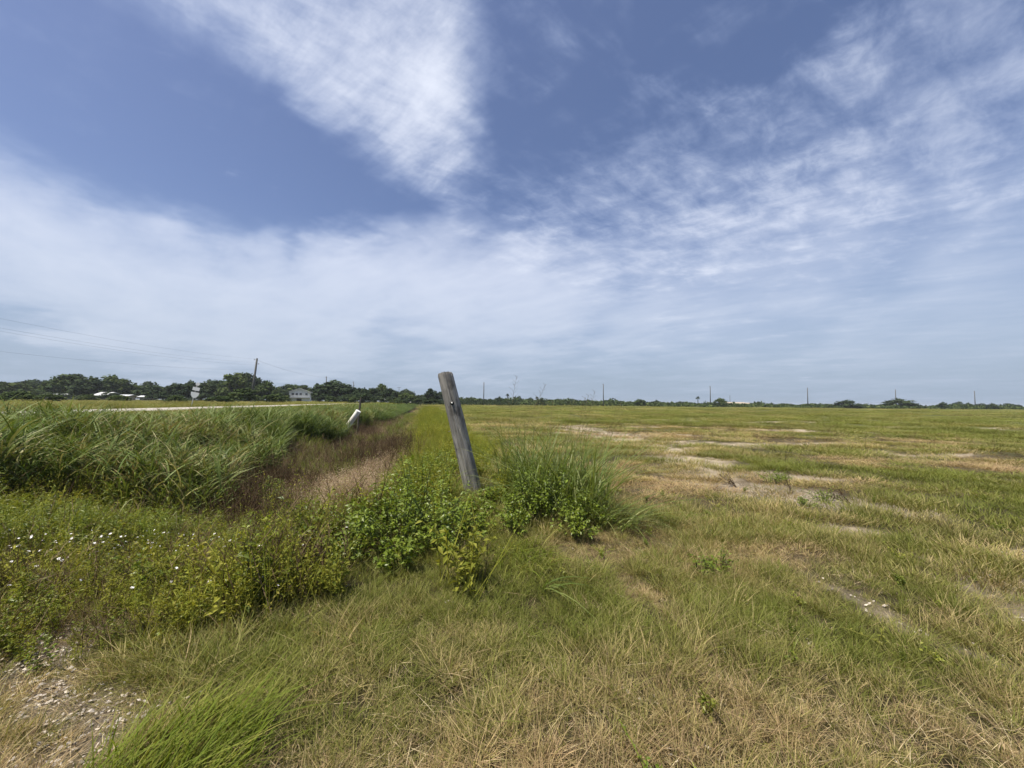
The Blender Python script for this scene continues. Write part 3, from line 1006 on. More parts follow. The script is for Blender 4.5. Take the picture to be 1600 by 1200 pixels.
# ------------------------------------------------------------------ leafy bushes round the post
def bush(name, spots, label, leafL, leafn, mat, height, cat='bush', hang=.3):
    """spots: (x, y, radius, top height); every spot is a dome of stems whose leaves reach the outside"""
    x0, y0 = spots[0][0], spots[0][1]
    z0 = float(zf(x0, y0))
    root = empty(name, (x0, y0, z0), label=label, cat=cat)
    sk = 'stuff'
    gs, gl = Geo(), Geo()
    for (x, y, r, h) in spots:
        zb = float(zf(x, y)) - z0
        c = np.array((x - x0, y - y0, zb))
        ns = int(30 * r / .5)
        for _ in range(ns):
            az = rng.uniform(0, 6.283)
            u = math.sqrt(rng.random())
            tip = c + np.array((math.cos(az) * r * u, math.sin(az) * r * u, h * (1 - .62 * u ** 2.2) * (rng.uniform(.62, 1.1) if rng.random() < .9 else rng.uniform(1.1, 1.4))))
            base = c + np.array((math.cos(az) * r * u * .3, math.sin(az) * r * u * .3, -.03))
            mid = (tip + base) / 2 + np.array((math.cos(az), math.sin(az), 0)) * r * u * -.12 + (0, 0, .05)
            gs.tube([base, mid, tip], [.005, .004, .0015], 4, rng.random(), caps=False)
            for k in range(leafn):
                q = rng.uniform(.25, 1.0) ** .75
                p = (1 - q) ** 2 * base + 2 * q * (1 - q) * mid + q * q * tip
                la = rng.uniform(0, 6.283)
                el = rng.normal(.2, .4)
                s = rng.uniform(.4, 1.3)
                p = p + rng.normal(0, .018, 3)
                leaf(gl, p, (math.cos(la) * math.cos(el), math.sin(la) * math.cos(el), math.sin(el)), leafL * s, leafL * .52 * s, fold=.18)
    link('stems', gs.mesh('stems', M_stem), parent=root, kind='stuff')
    link('leaves', gl.mesh('leaves', mat), parent=root, kind='stuff')
    return root


bush('leafy_bush', [(-1.15, 4.15, .55, .74), (-.85, 4.45, .5, .78), (-1.5, 4.5, .5, .78), (-.62, 4.05, .38, .52), (-1.2, 4.9, .5, .84), (-.5, 4.6, .36, .30), (-.42, 5.15, .32, .24), (-.32, 5.7, .28, .22), (-1.65, 4.0, .4, .52), (-2.0, 4.5, .4, .55), (-1.0, 3.75, .33, .36)],
     'broad leafy green bush in front of the leaning post, on its left', .058, 24, M_herb_real, .8)
bush('leafy_bush', [(.20, 4.9, .42, .72), (.62, 4.85, .40, .66), (.95, 5.0, .33, .45), (.35, 5.4, .5, .95), (.0, 5.0, .30, .42), (.05, 4.55, .28, .36), (.75, 4.45, .3, .4)],
     'smaller leaved green bush at the foot of the post, on its right', .046, 32, M_herb_real, .8)
bush('leafy_bush', [(-1.3, 5.7, .45, .72), (-1.6, 6.3, .5, .72), (-1.3, 7.2, .5, .72), (.1, 7.2, .5, .72), (-1.4, 7.9, .5, .6)],
     'low green bush on the ditch bank just behind the leaning post', .05, 18, M_herb_real, .8)
bush('bushy_weed', [(-5.2, 8.2, .45, 1.15), (-4.85, 7.9, .35, .95)], 'bright yellow green feathery weed rising from the dark dead brush', .045, 60, M_herb_real, .8, 'weed')
bush('bushy_weed', [(5.25, 7.85, .30, .30), (5.5, 7.95, .22, .24)], 'small round yellow green shrub on the sandy track', .03, 40, M_herb_real, .4, 'weed')
bush('bushy_weed', [(2.05, 3.85, .20, .17), (1.8, 3.75, .18, .15)], 'dark green low weed in the turf right of the dead grass', .04, 14, M_herb_real, .4, 'weed')
bush('bushy_weed', [(4.55, 6.05, .22, .16), (5.2, 6.5, .35, .2)], 'flat green weed on the near edge of the bare sand', .035, 16, M_herb_real, .4, 'weed')


def grass_clump(name, x, y, rad, n, h0, h1, w, mat, label, wind=None, seg=6, droop=.5, lean=.35, curl=.7, cat='grass clump'):
    g = Geo()
    z0 = float(zf(x, y))
    for _ in range(n):
        a = rng.uniform(0, 6.283)
        r = rad * math.sqrt(rng.random())
        az = (wind + rng.normal(0, .8)) if wind is not None else a + rng.normal(0, 1.7)
        bx_, by_ = r * math.cos(a), r * math.sin(a)
        blade(g, (bx_, by_, float(zf(x + bx_, y + by_)) - z0 - .01), az, rng.uniform(h0, h1), abs(rng.normal(lean, .2)), abs(rng.normal(curl, .3)), w * rng.uniform(.6, 1.3), seg,
              twist=rng.normal(0, .4), droop=droop * rng.random())
    o = link(name, g.mesh(name, mat), label=label, cat=cat)
    o.location = (x, y, z0)
    return o


grass_clump('grass_clump', -1.45, 1.70, .34, 1000, .16, .38, .0060, M_grass_real, 'long bright green grass clump at the bottom left, blowing to the right', wind=.2, lean=.3, curl=.45)
grass_clump('grass_clump', .70, 5.75, .72, 620, .6, 1.65, .016, M_tall_real, 'tall arching broad bladed grass behind the bush right of the post', droop=.9, lean=.14, curl=.38)
grass_clump('grass_clump', .35, 6.5, .6, 400, .7, 1.7, .014, M_tall_real, 'tall grass standing close behind the post, on its right', droop=.7, lean=.12, curl=.3)
grass_clump('grass_clump', 1.05, 6.6, .5, 260, .6, 1.6, .013, M_tall_real, 'wispy grass at the back of the clump right of the post', droop=.7, lean=.14, curl=.3)
grass_clump('grass_clump', 1.25, 5.1, .35, 120, .3, .70, .014, M_tall_real, 'broad grass blades arching out over the dead grass', wind=-.3, droop=1.0, lean=.5)
grass_clump('grass_clump', .2, 5.8, .22, 60, .45, .75, .016, M_tall_real, 'pale broad grass blades just right of the post', droop=.8)
grass_clump('grass_clump', .1, 3.85, .35, 260, .18, .40, .007, M_grass_real, 'fine green grass hanging below the two bushes', wind=-1.4, droop=.9, lean=.4)
grass_clump('grass_clump', .25, 3.3, .06, 9, .25, .38, .016, M_tall_real, 'few broad grass blades lying in the turf below the bushes', wind=-.9, droop=1.1, lean=.6)
grass_clump('grass_clump', -5.4, 7.4, 1.2, 200, .6, 1.2, .018, M_tall_real, 'lodged cane grass lying over the dark brush at the left', wind=-.25, droop=1.3, lean=.7, curl=.9)
grass_clump('grass_clump', -7.4, 6.9, 1.0, 120, .6, 1.1, .018, M_tall_real, 'leaning cane grass at the left edge of the ditch', wind=-.2, droop=1.0, lean=.5, curl=.7)


# open seed panicles that reach above the skyline
def panicle(x, y, h, az, lean, label):
    g = Geo()
    z0 = float(zf(x, y))
    n = 10
    pts = []
    for i in range(n + 1):
        u = i / n
        pts.append((math.cos(az) * h * lean * u * u, math.sin(az) * h * lean * u * u, h * u))
    g.tube(pts, [.0035 * (1 - .7 * i / n) for i in range(n + 1)], 4, .5, caps=False)
    for k in range(26):
        u = .62 + .38 * k / 26
        p = np.array((math.cos(az) * h * lean * u * u, math.sin(az) * h * lean * u * u, h * u))
        a = k * 2.4
        L = .16 * (1.15 - (u - .62) * 2.2)
        d = np.array((math.cos(a) * .8, math.sin(a) * .8, .75)) * L
        g.tube([p, p + d * .6, p + d], [.0012, .0010, .0008], 3, .6, caps=False)
        for q in range(5):
            w_ = rng.uniform(.3, 1)
            leaf(g, p + d * w_, rng.normal(0, 1, 3), .010, .006)
    o = link('seed_stalk', g.mesh('seed_stalk', M_panicle), label=label, cat='grass stalk', group='seed stalks right of the post')
    o.location = (x, y, z0)


for a in [(-.10, 5.9, 1.90, .4, .10, 'tallest seed stalk, nearest to the post on its right'), (.05, 6.0, 1.80, .2, .28, 'seed stalk leaning right beside the tallest one near the post'),
          (.95, 6.1, 1.70, .3, .14, 'seed stalk above the tall arching grass, left one of its cluster'), (1.08, 6.2, 1.82, .3, .16, 'tallest seed stalk above the tall arching grass'),
          (1.3, 6.1, 1.62, .1, .28, 'seed stalk leaning right over the tall arching grass'), (.8, 6.4, 1.66, .6, .2, 'faint seed stalk behind the tall arching grass'),
          (1.15, 6.7, 1.78, .9, .22, 'seed stalk at the back right of the tall grass cluster'), (.6, 6.3, 1.6, 1.2, .16, 'seed stalk at the back left of the tall grass cluster'), (1.5, 6.6, 1.55, .2, .3, 'rightmost seed stalk over the tall grass'),
          (.25, 6.6, 1.55, .3, .2, 'short seed stalk halfway between the post and the tall grass cluster')]:
    panicle(*a)


# bare dead weeds standing on the sandy track
def dead_weed(x, y, h, n, label, lean=.15):
    g = Geo()
    z0 = float(zf(x, y))
    az = rng.uniform(2.2, 3.2)
    for i in range(n):
        a = az + rng.normal(0, .7) * (i > 0)
        hh = h * (1 if i == 0 else rng.uniform(.4, .8))
        ln = lean * (1 if i == 0 else rng.uniform(1, 4))
        pts = [(math.cos(a) * hh * ln * u + rng.normal(0, .008), math.sin(a) * hh * ln * u, hh * u) for u in np.linspace(0, 1, 7)]
        g.tube(pts, list(np.linspace(.0045, .0012, 7)), 5, .4)
        for k in range(16):
            u = rng.uniform(.3, 1)
            p = np.array((math.cos(a) * hh * ln * u, math.sin(a) * hh * ln * u, hh * u))
            leaf(g, p, rng.normal(0, 1, 3) + (0, 0, .7), .045, .010, b=rng.uniform(0, .5))
    o = link('dead_weed', g.mesh('dead_weed', M_dead_real), label=label, cat='dead weed')
    o.location = (x, y, z0)


dead_weed(5.05, 7.0, .62, 3, 'dark bare weed stalk standing alone on the sandy track')
dead_weed(4.35, 7.5, .28, 9, 'low dark dead weed on the sand left of the small shrub', .6)
dead_weed(5.5, 6.3, .22, 9, 'low brown dead weed at the right end of the bare sand', .8)
dead_weed(-2.6, 4.9, .55, 2, 'thin dry twig rising from the ditch head left of the bush', .5)
dead_weed(-4.5, 5.9, .7, 6, 'tangled dark stalks in the ditch head near the left', .3)

# ------------------------------------------------------------------ the leaning post
def build_post():
    base = Vector((-.50, 6.3, -.25))
    top = Vector((-1.095, 6.22, 2.085))
    ax = (top - base)
    H = ax.length
    q = ax.to_track_quat('Z', 'Y')
    root = empty('fence_post', base, label='thick weathered grey wooden post leaning left among the weeds', cat='post')
    root.rotation_euler = q.to_euler()
    sides, rings = 96, 70
    vs, fs = [], []
    rs = np.random.default_rng(3)
    gr = rs.random(sides)
    crack = {int(k): rs.uniform(.35, 1.0) for k in rs.integers(0, sides, 22)}
    for i in range(rings + 1):
        u = i / rings
        rad = .146 - .024 * u
        for k in range(sides):
            a = 2 * math.pi * k / sides
            r = rad * (1 + .035 * math.sin(2 * a + 1 + u) + .03 * math.sin(3 * a + 4 * u) + .012 * math.sin(9 * a + 3 * math.sin(5 * u)))
            kk = int((k + 1.5 * math.sin(u * 4)) % sides)
            r += .006 * (gr[kk] - .5)
            if kk in crack:
                c = crack[kk]
                env = max(0, math.sin(math.pi * min(1, max(0, (u - (1 - c) * .5) / c)))) ** .3
                r -= .024 * env * c
            z = u * H
            if i == rings:
                r *= .975
            if i >= rings - 1:
                z -= .07 * (1 + math.cos(a - 2.9)) * .5 + .022 * rs.random()
            vs.append((r * math.cos(a), r * math.sin(a), z))
    for i in range(rings):
        for k in range(sides):
            a, b = i * sides + k, i * sides + (k + 1) % sides
            fs.append((a, b, b + sides, a + sides))
    o0 = rings * sides
    vs.append((0, 0, H - .028))
    for k in range(sides):
        fs.append((o0 + k, o0 + (k + 1) % sides, len(vs) - 1))
    m, t = material('weathered_wood')
    co = t.node('ShaderNodeTexCoord').outputs['Object']
    fine = t.noise(t.vmath('MULTIPLY', co, (1, 1, .035)), 95, 6, .7).outputs[0]
    mid = t.noise(t.vmath('MULTIPLY', co, (1, 1, .11)), 16, 6, .6, .6).outputs[0]
    blot = t.noise(t.vmath('MULTIPLY', co, (1, 1, .28)), 9, 5, .55, .3).outputs[0]
    c = t.ramp(t.math('ADD', t.math('MULTIPLY', fine, .55), t.math('MULTIPLY', mid, .45)), [(.30, (.05, .043, .036)), (.42, (.165, .155, .142)), (.54, (.285, .272, .252)), (.68, (.50, .485, .455))])
    c = t.mix(t.smooth(blot, .50, .64, 0, .75), c, (.36, .34, .31))
    c = t.mix(t.smooth(t.noise(co, 5, 4).outputs[0], .52, .7, 0, .6), c, (.060, .052, .045))
    bmp = t.node('ShaderNodeBump', {'Height': fine, 'Strength': .6, 'Distance': .006}).outputs[0]
    finish(t, t.node('ShaderNodeBsdfPrincipled', {'Base Color': c, 'Roughness': .92, 'Specular IOR Level': .12, 'Normal': bmp}).outputs[0])
    me = bpy.data.meshes.new('shaft')
    me.from_pydata(vs, [], fs)
    me.polygons.foreach_set('use_smooth', [i < (rings - 1) * sides for i in range(len(me.polygons))])
    link('shaft', me, m, root)
    # hardware: placed on the camera side of the shaft, in the post's own frame
    inv_ = q.to_matrix().inverted()
    to_cam = inv_ @ Vector((.08, -1, 0))
    to_cam.z = 0
    to_cam.normalize()
    ang = math.atan2(to_cam.y, to_cam.x)
    steel = plain_mat('rusty_steel', (.30, .27, .24), .5, .5, .5, 30, .7)
    porc = plain_mat('white_porcelain', (.82, .81, .78), .25, .5, .05)

    def on(u, da, out=0.0):
        rad = .146 - .024 * u
        a = ang + da
        return np.array(((rad + out) * math.cos(a), (rad + out) * math.sin(a), u * H)), np.array((math.cos(a), math.sin(a), 0))
    p, n = on(.783, .05, -.008)
    g = Geo()
    g.tube([p, p + n * .012, p + n * .020], [.030, .032, .022], 12)
    h = link('insulator_hole', g.mesh('hole', plain_mat('painted_hole_shade', (.015, .013, .012), .9)), parent=root)  # solid black disc, not a recess: the hole's inner shade is painted
    g = Geo()
    p2 = p + np.array((0, 0, .006))
    g.tube([p2 + n * .018, p2 + n * .034, p2 + n * .042], [.015, .015, .008], 12)
    link('insulator', g.mesh('insulator', porc), parent=root)
    p, n = on(.607, -.95, -.02)
    side = np.cross(n, (0, 0, 1))
    g = Geo()
    g.tube([p, p + n * .075, p + n * .085 + side * -.03], [.006, .006, .005], 6)
    link('staple', g.mesh('staple', steel), parent=root)
    p, n = on(.50, .9, -.004)
    g = Geo()
    g.box(p, (.012, .012, .06), 0)
    link('nail_plate', g.mesh('nail_plate', steel), parent=root)


build_post()


# ------------------------------------------------------------------ white pipe and the stick behind it
def build_pipe():
    base, top = Vector((-11.28, 26.0, -.45)), Vector((-10.33, 26.0, .93))
    q = (top - base).to_track_quat('Z', 'Y')
    H = (top - base).length
    root = empty('marker_pipe', base, label='fat white pipe leaning right out of the grass on the far ditch bank', cat='pipe')
    root.rotation_euler = q.to_euler()
    m = plain_mat('white_plastic', (.76, .76, .72), .5, .4, .22, 5, stretch=(1, 1, .35), col2=(.50, .48, .41))
    g = Geo()
    g.tube([(0, 0, 0), (0, 0, H * .5), (0, 0, H - .03), (0, 0, H)], [.175, .175, .175, .168], 28, caps=False)
    link('barrel', g.mesh('barrel', m, True), parent=root)
    g = Geo()
    g.tube([(0, 0, H - .07), (0, 0, H - .005), (0, 0, H + .012)], [.182, .182, .16], 28)
    link('cap', g.mesh('cap', plain_mat('cap_plastic', (.80, .80, .77), .4, .4, .08)), parent=root)
    g = Geo()
    x, y = -10.85, 27.2
    z0 = float(zf(x, y)) - .05
    hh = 1.86 - z0
    g.tube([(0, 0, 0), (.06, 0, hh * .5), (.17, 0, hh * .93), (.19, 0, hh)], [.07, .068, .062, .05], 8)
    o = link('stake', g.mesh('stake', plain_mat('old_wood', (.13, .115, .10), .9, .1, .5, 20, stretch=(1, 1, .1))), label='thin dark wooden stake sticking up behind the white pipe', cat='stake')
    o.location = (x, y, z0)
    # small concrete block down in the ditch
    g = Geo()
    g.box((0, 0, .06), (.10, .10, .14), .3)
    o = link('concrete_block', g.mesh('concrete_block', plain_mat('concrete', (.42, .40, .36), .9, .1, .3, 20)), label='small pale concrete block on the mud of the ditch', cat='block')
    bx_, by_ = -3.7, 7.2
    o.location = (bx_, by_, float(zf(bx_, by_)) + .1)


build_pipe()

# ------------------------------------------------------------------ trees
M_crown = []
for nm, c0, c1, c2 in (('dark_foliage', (.024, .040, .019), (.045, .068, .029), (.080, .105, .045)), ('mid_foliage', (.040, .065, .022), (.070, .100, .032), (.115, .14, .048))):
    m, t = material(nm)
    bv = t.node('ShaderNodeAttribute', attribute_name='bv').outputs['Fac']
    rnd = t.node('ShaderNodeObjectInfo').outputs['Random']
    f = t.math('ADD', t.math('MULTIPLY', bv, .8), t.math('MULTIPLY', t.math('SUBTRACT', rnd, .5), .4), clamp=True)
    c = t.ramp(f, [(0, c0), (.5, c1), (1, c2)])
    p = t.node('ShaderNodeBsdfPrincipled', {'Base Color': c, 'Roughness': .85, 'Specular IOR Level': .08})
    tr = t.node('ShaderNodeBsdfTranslucent', {'Color': c})
    finish(t, t.node('ShaderNodeMixShader', {0: .2, 1: p.outputs[0], 2: tr.outputs[0]}).outputs[0])
    M_crown.append(m)
M_bark = plain_mat('bark', (.10, .085, .07), .95, .1, .4, 3, stretch=(1, 1, .3))


def crown_mesh(kind, mat):
    """a crown of one unit across and one unit high (base at 0), of many leaf clumps gathered in boughs"""
    g = Geo()
    nb = {'oak': 40, 'scrub': 24, 'flat': 34, 'tall': 30}[kind]
    for bi in range(nb):
        a = rng.uniform(0, 6.283)
        u = (rng.random() ** .5) * .9
        rx = {'oak': .40, 'scrub': .38, 'flat': .42, 'tall': .32}[kind]
        dome = math.sqrt(1 - u * u)
        lo = {'oak': .12, 'scrub': .06, 'flat': .30, 'tall': .08}[kind]
        zz = lo + (.84 - lo) * dome * (rng.random() ** .45)
        zz = max(zz, .12)
        s = rng.uniform(.09, .16)
        c = np.array((math.cos(a) * rx * u, math.sin(a) * rx * u, zz))
        tone = rng.uniform(.15, .85)
        for _ in range(52):
            d = rng.normal(0, 1, 3)
            d /= np.linalg.norm(d)
            if rng.random() < .5:
                d[2] = abs(d[2])
            p = c + d * s * rng.uniform(.45, 1.08) * (1, 1, 1.25)
            p[2] = min(1.0, max(.0, p[2]))
            e1 = np.cross(d, rng.normal(0, 1, 3))
            e1 /= np.linalg.norm(e1) + 1e-9
            e2 = np.cross(d + rng.normal(0, .5, 3), e1)
            e2 /= np.linalg.norm(e2) + 1e-9
            q = rng.uniform(.020, .042)
            b = min(1, max(0, tone + rng.normal(0, .18)))
            g.add([p - e1 * q, p + e2 * q * 1.3, p + e1 * q, p - e2 * q * 1.4], [(0, 1, 2, 3)], b)
    return g.mesh('crown', mat)


CROWNS = {(k, i, j): crown_mesh(k, M_crown[j]) for k in ('oak', 'scrub', 'flat', 'tall') for i in range(2 if k != 'oak' else 4) for j in (0, 1)}


def trunk_mesh():
    g = Geo()
    g.tube([(0, 0, -.02), (.01, 0, .15), (.0, .01, .32), (.02, 0, .5)], [.035, .026, .022, .012], 7)
    for k in range(5):
        a = k * 1.257 + .3
        g.tube([(0, 0, .12 + .04 * k), (math.cos(a) * .14, math.sin(a) * .14, .34 + .03 * k), (math.cos(a) * .28, math.sin(a) * .28, .55)], [.016, .010, .004], 5)
    return g.mesh('trunk', M_bark, True)


TRUNK = trunk_mesh()


def tree(name, x, y, z, w, h, kind='oak', i=0, j=0, label='', cat='tree', group=None, d=None, trunk=True):
    r = empty(name, (x, y, z), rng.uniform(0, 6.28), label=label, cat=cat, group=group)
    c = link('crown', CROWNS[(kind, i % (4 if kind == 'oak' else 2), j)], parent=r)
    c.scale = (w, d or w, h)
    if trunk:
        t = link('trunk', TRUNK, parent=r)
        t.scale = (min(w, h) * .9, min(w, h) * .9, h)
    return r


LT = [(-168.4, 128, 6.2, 10.6), (-176.1, 140, 7.2, 10.5), (-181.2, 150, 9.0, 11.2), (-156.4, 135, 8.9, 11.2), (-180.1, 160, 10.8, 10.6), (-138.7, 128, 8.2, 9.6),
      (-145.2, 140, 9.1, 11.6), (-146.9, 150, 6.6, 8.7), (-127.0, 135, 5.6, 7.9), (-145.2, 160, 6.8, 9.3), (-109.8, 128, 6.5, 8.1), (-116.6, 140, 7.5, 7.0),
      (-121.9, 150, 6.8, 7.5), (-105.7, 135, 7.6, 7.9), (-120.8, 160, 9.7, 10.6), (-92.5, 128, 10.1, 9.6), (-97.1, 140, 10.5, 9.3), (-99.0, 150, 10.0, 7.5),
      (-85.9, 135, 7.3, 6.7), (-97.5, 160, 6.1, 8.0), (-74.6, 128, 5.5, 7.5), (-76.9, 140, 6.5, 8.2), (-76.9, 155, 5.9, 6.2), (-62.5, 135, 7.9, 13.9),
      (-66.0, 160, 6.2, 7.5), (-49.9, 128, 5.3, 6.0), (-51.3, 140, 6.0, 6.1), (-50.7, 150, 7.8, 5.5), (-42.7, 135, 5.2, 5.8), (-47.4, 160, 4.7, 7.5),
      (-34.9, 128, 3.6, 5.5), (-34.9, 140, 3.1, 5.8), (-31.5, 150, 5.8, 5.0)]
SPECIAL = {4: 'tallest oak in the left part of the tree line, left of the tin roofs', 15: 'tall ragged oak just left of the leaning utility pole', 23: 'big round dark oak right of the two storey house',
           27: 'narrow dark tree rising above the row left of the leaning post', 32: 'dark tree standing just left of the leaning post top', 0: 'oak at the left edge of the picture',
           13: 'dark oak directly behind the white road sign', 20: 'small oak just right of the leaning utility pole', 22: 'low oak behind the two storey house', 7: 'oak behind the long tin roof'}
ORD = ['first', 'second', 'third', 'fourth', 'fifth', 'sixth', 'seventh', 'eighth', 'ninth', 'tenth', 'eleventh', 'twelfth', 'thirteenth', 'fourteenth', 'fifteenth', 'sixteenth', 'seventeenth', 'eighteenth', 'nineteenth',
       'twentieth', 'twenty-first', 'twenty-second', 'twenty-third', 'twenty-fourth', 'twenty-fifth', 'twenty-sixth', 'twenty-seventh', 'twenty-eighth', 'twenty-ninth', 'thirtieth', 'thirty-first', 'thirty-second', 'thirty-third', 'thirty-fourth', 'thirty-fifth']
RANK = {k: n for n, k in enumerate(sorted(range(len(LT)), key=lambda k: LT[k][0] / LT[k][1]))}
for k, (x, y, h, w) in enumerate(LT):
    if k in (20, 21, 22):              # these stand behind the house
        f = 192 / y
        x, y, h, w = x * f, 192, h * f * 1.05, w * f
    kind = 'tall' if k in (27, 15) else 'oak'
    tree('oak_tree', x, y, .9, w * 1.35, h * 1.06, kind, k, 0 if k % 3 else 1, SPECIAL.get(k, 'dark oak, %s from the left in the front tree row beyond the road' % ORD[RANK[k]]), group='oaks beyond the road')
# a second row, farther, that closes the gaps
for k in range(26):
    px = -1.30 + k * .0445
    y = 205 + 20 * math.sin(k * 2.1)
    x = px * y
    h = 6.0 + 2.5 * math.sin(k * 1.7) ** 2 + (2 if k < 16 else -1.4)
    tree('oak_tree', x, y, .9, rng.uniform(12, 16), h, 'oak', k, 0, 'farther oak seen over the front row of trees, %s from the left' % ORD[k], group='farther oaks beyond the road')
# undergrowth at the foot of the trees
nsh = -1
for k in range(34):
    px = -1.36 + k * .035
    y = 116 + 9 * math.sin(k * 1.3)
    x = px * y
    if k in (10, 11, 21, 22, 23, 24):
        continue
    nsh += 1
    tree('shrub', x, y, .85, rng.uniform(5, 8), rng.uniform(1.4, 3.4), 'scrub', k, 0, 'dark shrub at the foot of the oaks beyond the road, %s from the left' % ORD[nsh], 'shrub', 'shrubs under the oaks', trunk=False)
# light green bushes in the meadow nearer the road
for k, (px, y, w, h, lb) in enumerate([(-1.29, 52, 4.5, 1.9, 'dark round bush at the left edge of the meadow'), (-1.20, 60, 4.5, 1.7, 'dark bush second from the left edge of the meadow'), (-1.10, 74, 4, 1.7, 'bush in the meadow right of the first two'),
                                       (-1.02, 66, 4.2, 1.6, 'dark bush in the meadow below the tin roofs'), (-.87, 60, 3.8, 1.5, 'bush in the meadow left of the road sign'), (-.76, 62, 4.6, 1.6, 'bush in the meadow just right of the road sign'),
                                       (-.70, 72, 7, 3.2, 'rounded green bush left of the leaning utility pole'), (-.62, 74, 5, 2.4, 'low bush at the foot of the leaning utility pole'), (-.615, 84, 4, 2.3, 'green bush between the utility pole and the house'), (-.592, 98, 4, 2.4, 'bush at the left corner of the two storey house'),
                                       (-.47, 100, 4, 2.2, 'bush right of the two storey house'), (-.41, 105, 4, 2.2, 'bush left of the second utility pole'), (-.30, 110, 5, 1.6, 'low bush near the third utility pole')]):
    tree('meadow_bush', px * y, y, .85, w, h, 'scrub', k, 1, lb, 'bush', trunk=False)

RT = [(-22.2, 206, 4.7, 5.5), (-17.7, 214, 4.2, 5.0), (-6.5, 198, 5.0, 5.3), (3.5, 206, 5.6, 5.5), (10.0, 214, 4.8, 7.1), (14.9, 198, 4.6, 5.9), (25.9, 222, 4.3, 8.1), (32.6, 206, 4.2, 6.9),
      (42.8, 214, 4.0, 7.1), (65.9, 198, 4.7, 6.3), (83.9, 222, 4.0, 5.9), (90.2, 206, 3.3, 4.1), (107.1, 198, 5.1, 6.9), (142.6, 222, 3.5, 5.2), (139.1, 206, 3.0, 3.1),
      (155.2, 214, 2.5, 3.6), (172.0, 198, 4.6, 11.2), (212.3, 222, 2.6, 5.9), (208.1, 206, 5.7, 15.1), (226.7, 214, 2.4, 4.3), (221.7, 198, 4.1, 4.6), (257.4, 222, 4.8, 6.6),
      (243.6, 206, 3.9, 4.8), (260.6, 214, 3.7, 7.1), (247.7, 198, 3.6, 5.9), (287.3, 222, 4.0, 8.9)]
SR = {9: 'round green shrub tree in the scrub line, between the second and third far poles', 12: 'dense round tree just right of the third far pole', 16: 'wide flat topped tree alone on the right horizon', 18: 'widest tree on the right horizon, at a far pole',
      25: 'small tree at the right edge of the horizon', 0: 'small tree just right of the leaning post in the scrub line', 3: 'small dark tree between the palm and the low scrub'}
RANK_R = {k: n for n, k in enumerate(sorted(range(len(RT)), key=lambda k: RT[k][0] / RT[k][1]))}
for k, (x, y, h, w) in enumerate(RT):
    kind = 'scrub'
    tree('scrub_tree', x, y, 0, w * 1.25, h * (1.0 if k in (16, 18, 12) else .95), kind, k, 1 if k in (9, 12) else 0, SR.get(k, 'low dark tree across the field, %s from the left in the scrub line' % ORD[RANK_R[k]]), group='low trees across the field')
    if k in (16, 18):
        tree('scrub_tree', x + 4, y - 2, 0, w * .7, h * .6, 'scrub', k, 0, 'dark shrub under the flat topped tree on the right horizon' if k == 16 else 'dark shrub under the widest tree on the right horizon', 'shrub', trunk=False)


# cabbage palms
def palm(x, y, h, label):
    r = empty('palm_tree', (x, y, 0), label=label, cat='palm')
    g = Geo()
    g.tube([(0, 0, -.1), (.05, 0, h * .5), (0, 0, h * .86)], [.22, .18, .16], 8)
    link('trunk', g.mesh('trunk', M_bark), parent=r)
    g = Geo()
    for k in range(34):
        a = rng.uniform(0, 6.28)
        el = rng.uniform(-.7, 1.3)
        d = np.array((math.cos(a) * math.cos(el), math.sin(a) * math.cos(el), math.sin(el)))
        p = np.array((0, 0, h * .86))
        for q in np.linspace(-.5, .5, 5):
            dd = d + np.cross(d, (0, 0, 1)) * q
            blade(g, p + d * .3, math.atan2(dd[1], dd[0]), 1.0, math.cos(el) * 1.1, .1, .14, 2, droop=1 - math.sin(el) * .9)
    link('fronds', g.mesh('fronds', M_crown[0]), parent=r)


palm(-2.4, 206, 6.0, 'small palm in the scrub line between the first two far poles')
palm(100.5, 208, 5.4, 'round headed palm left of the third far pole')
palm(14.0, 216, 4.6, 'short palm in the scrub line right of the taller palm')


# the scrub that closes the field, one thicket
def scrub_line():
    g = Geo()
    n = 30000
    x = rng.uniform(-34, 400, n)
    y0 = 196 + .02 * x
    y = y0 + rng.uniform(-3, 26, n)
    top = (.4 + 1.6 * smoothstep(150, 20, x)) + 4.2 * (fbm(x, y * .3, .13, 4, 90) - .12) ** 1.5 + 1.6 * (fbm(x, y, .45, 2, 91) - .5)
    z = top * rng.random(n) ** .5 * (1 - .4 * smoothstep(200, 196, y - .02 * x))
    for i in range(n):
        p = np.array((x[i], y[i], z[i]))
        e1, e2 = rng.normal(0, 1, 3), rng.normal(0, 1, 3)
        e1 /= np.linalg.norm(e1)
        e2 /= np.linalg.norm(e2)
        q = rng.uniform(.40, .80)
        g.add([p - e1 * q, p + e2 * q * .7, p + e1 * q, p - e2 * q * .7], [(0, 1, 2, 3)], min(1, max(0, rng.normal(.5, .25))))
    link('scrub', g.mesh('scrub', M_crown[1]), kind='stuff', label='low scrub thicket along the far edge of the field')
    g = Geo()
    n = 9000
    a = rng.uniform(-.26, .02, n)
    y = rng.uniform(168, 230, n)
    x = a * y
    top = 1.2 + 2.0 * fbm(x, y, .15, 3, 93)
    z = .1 + top * rng.random(n) ** .5
    for i in range(n):
        p = np.array((x[i], y[i], z[i]))
        e1, e2 = rng.normal(0, 1, 3), rng.normal(0, 1, 3)
        e1 /= np.linalg.norm(e1)
        e2 /= np.linalg.norm(e2)
        q = rng.uniform(.25, .45)
        g.add([p - e1 * q, p + e2 * q * .7, p + e1 * q, p - e2 * q * .7], [(0, 1, 2, 3)], min(1, max(0, rng.normal(.5, .25))))
    link('hedgerow', g.mesh('hedgerow', M_crown[0]), kind='stuff', label='dark undergrowth where the ditch meets the horizon')


scrub_line()

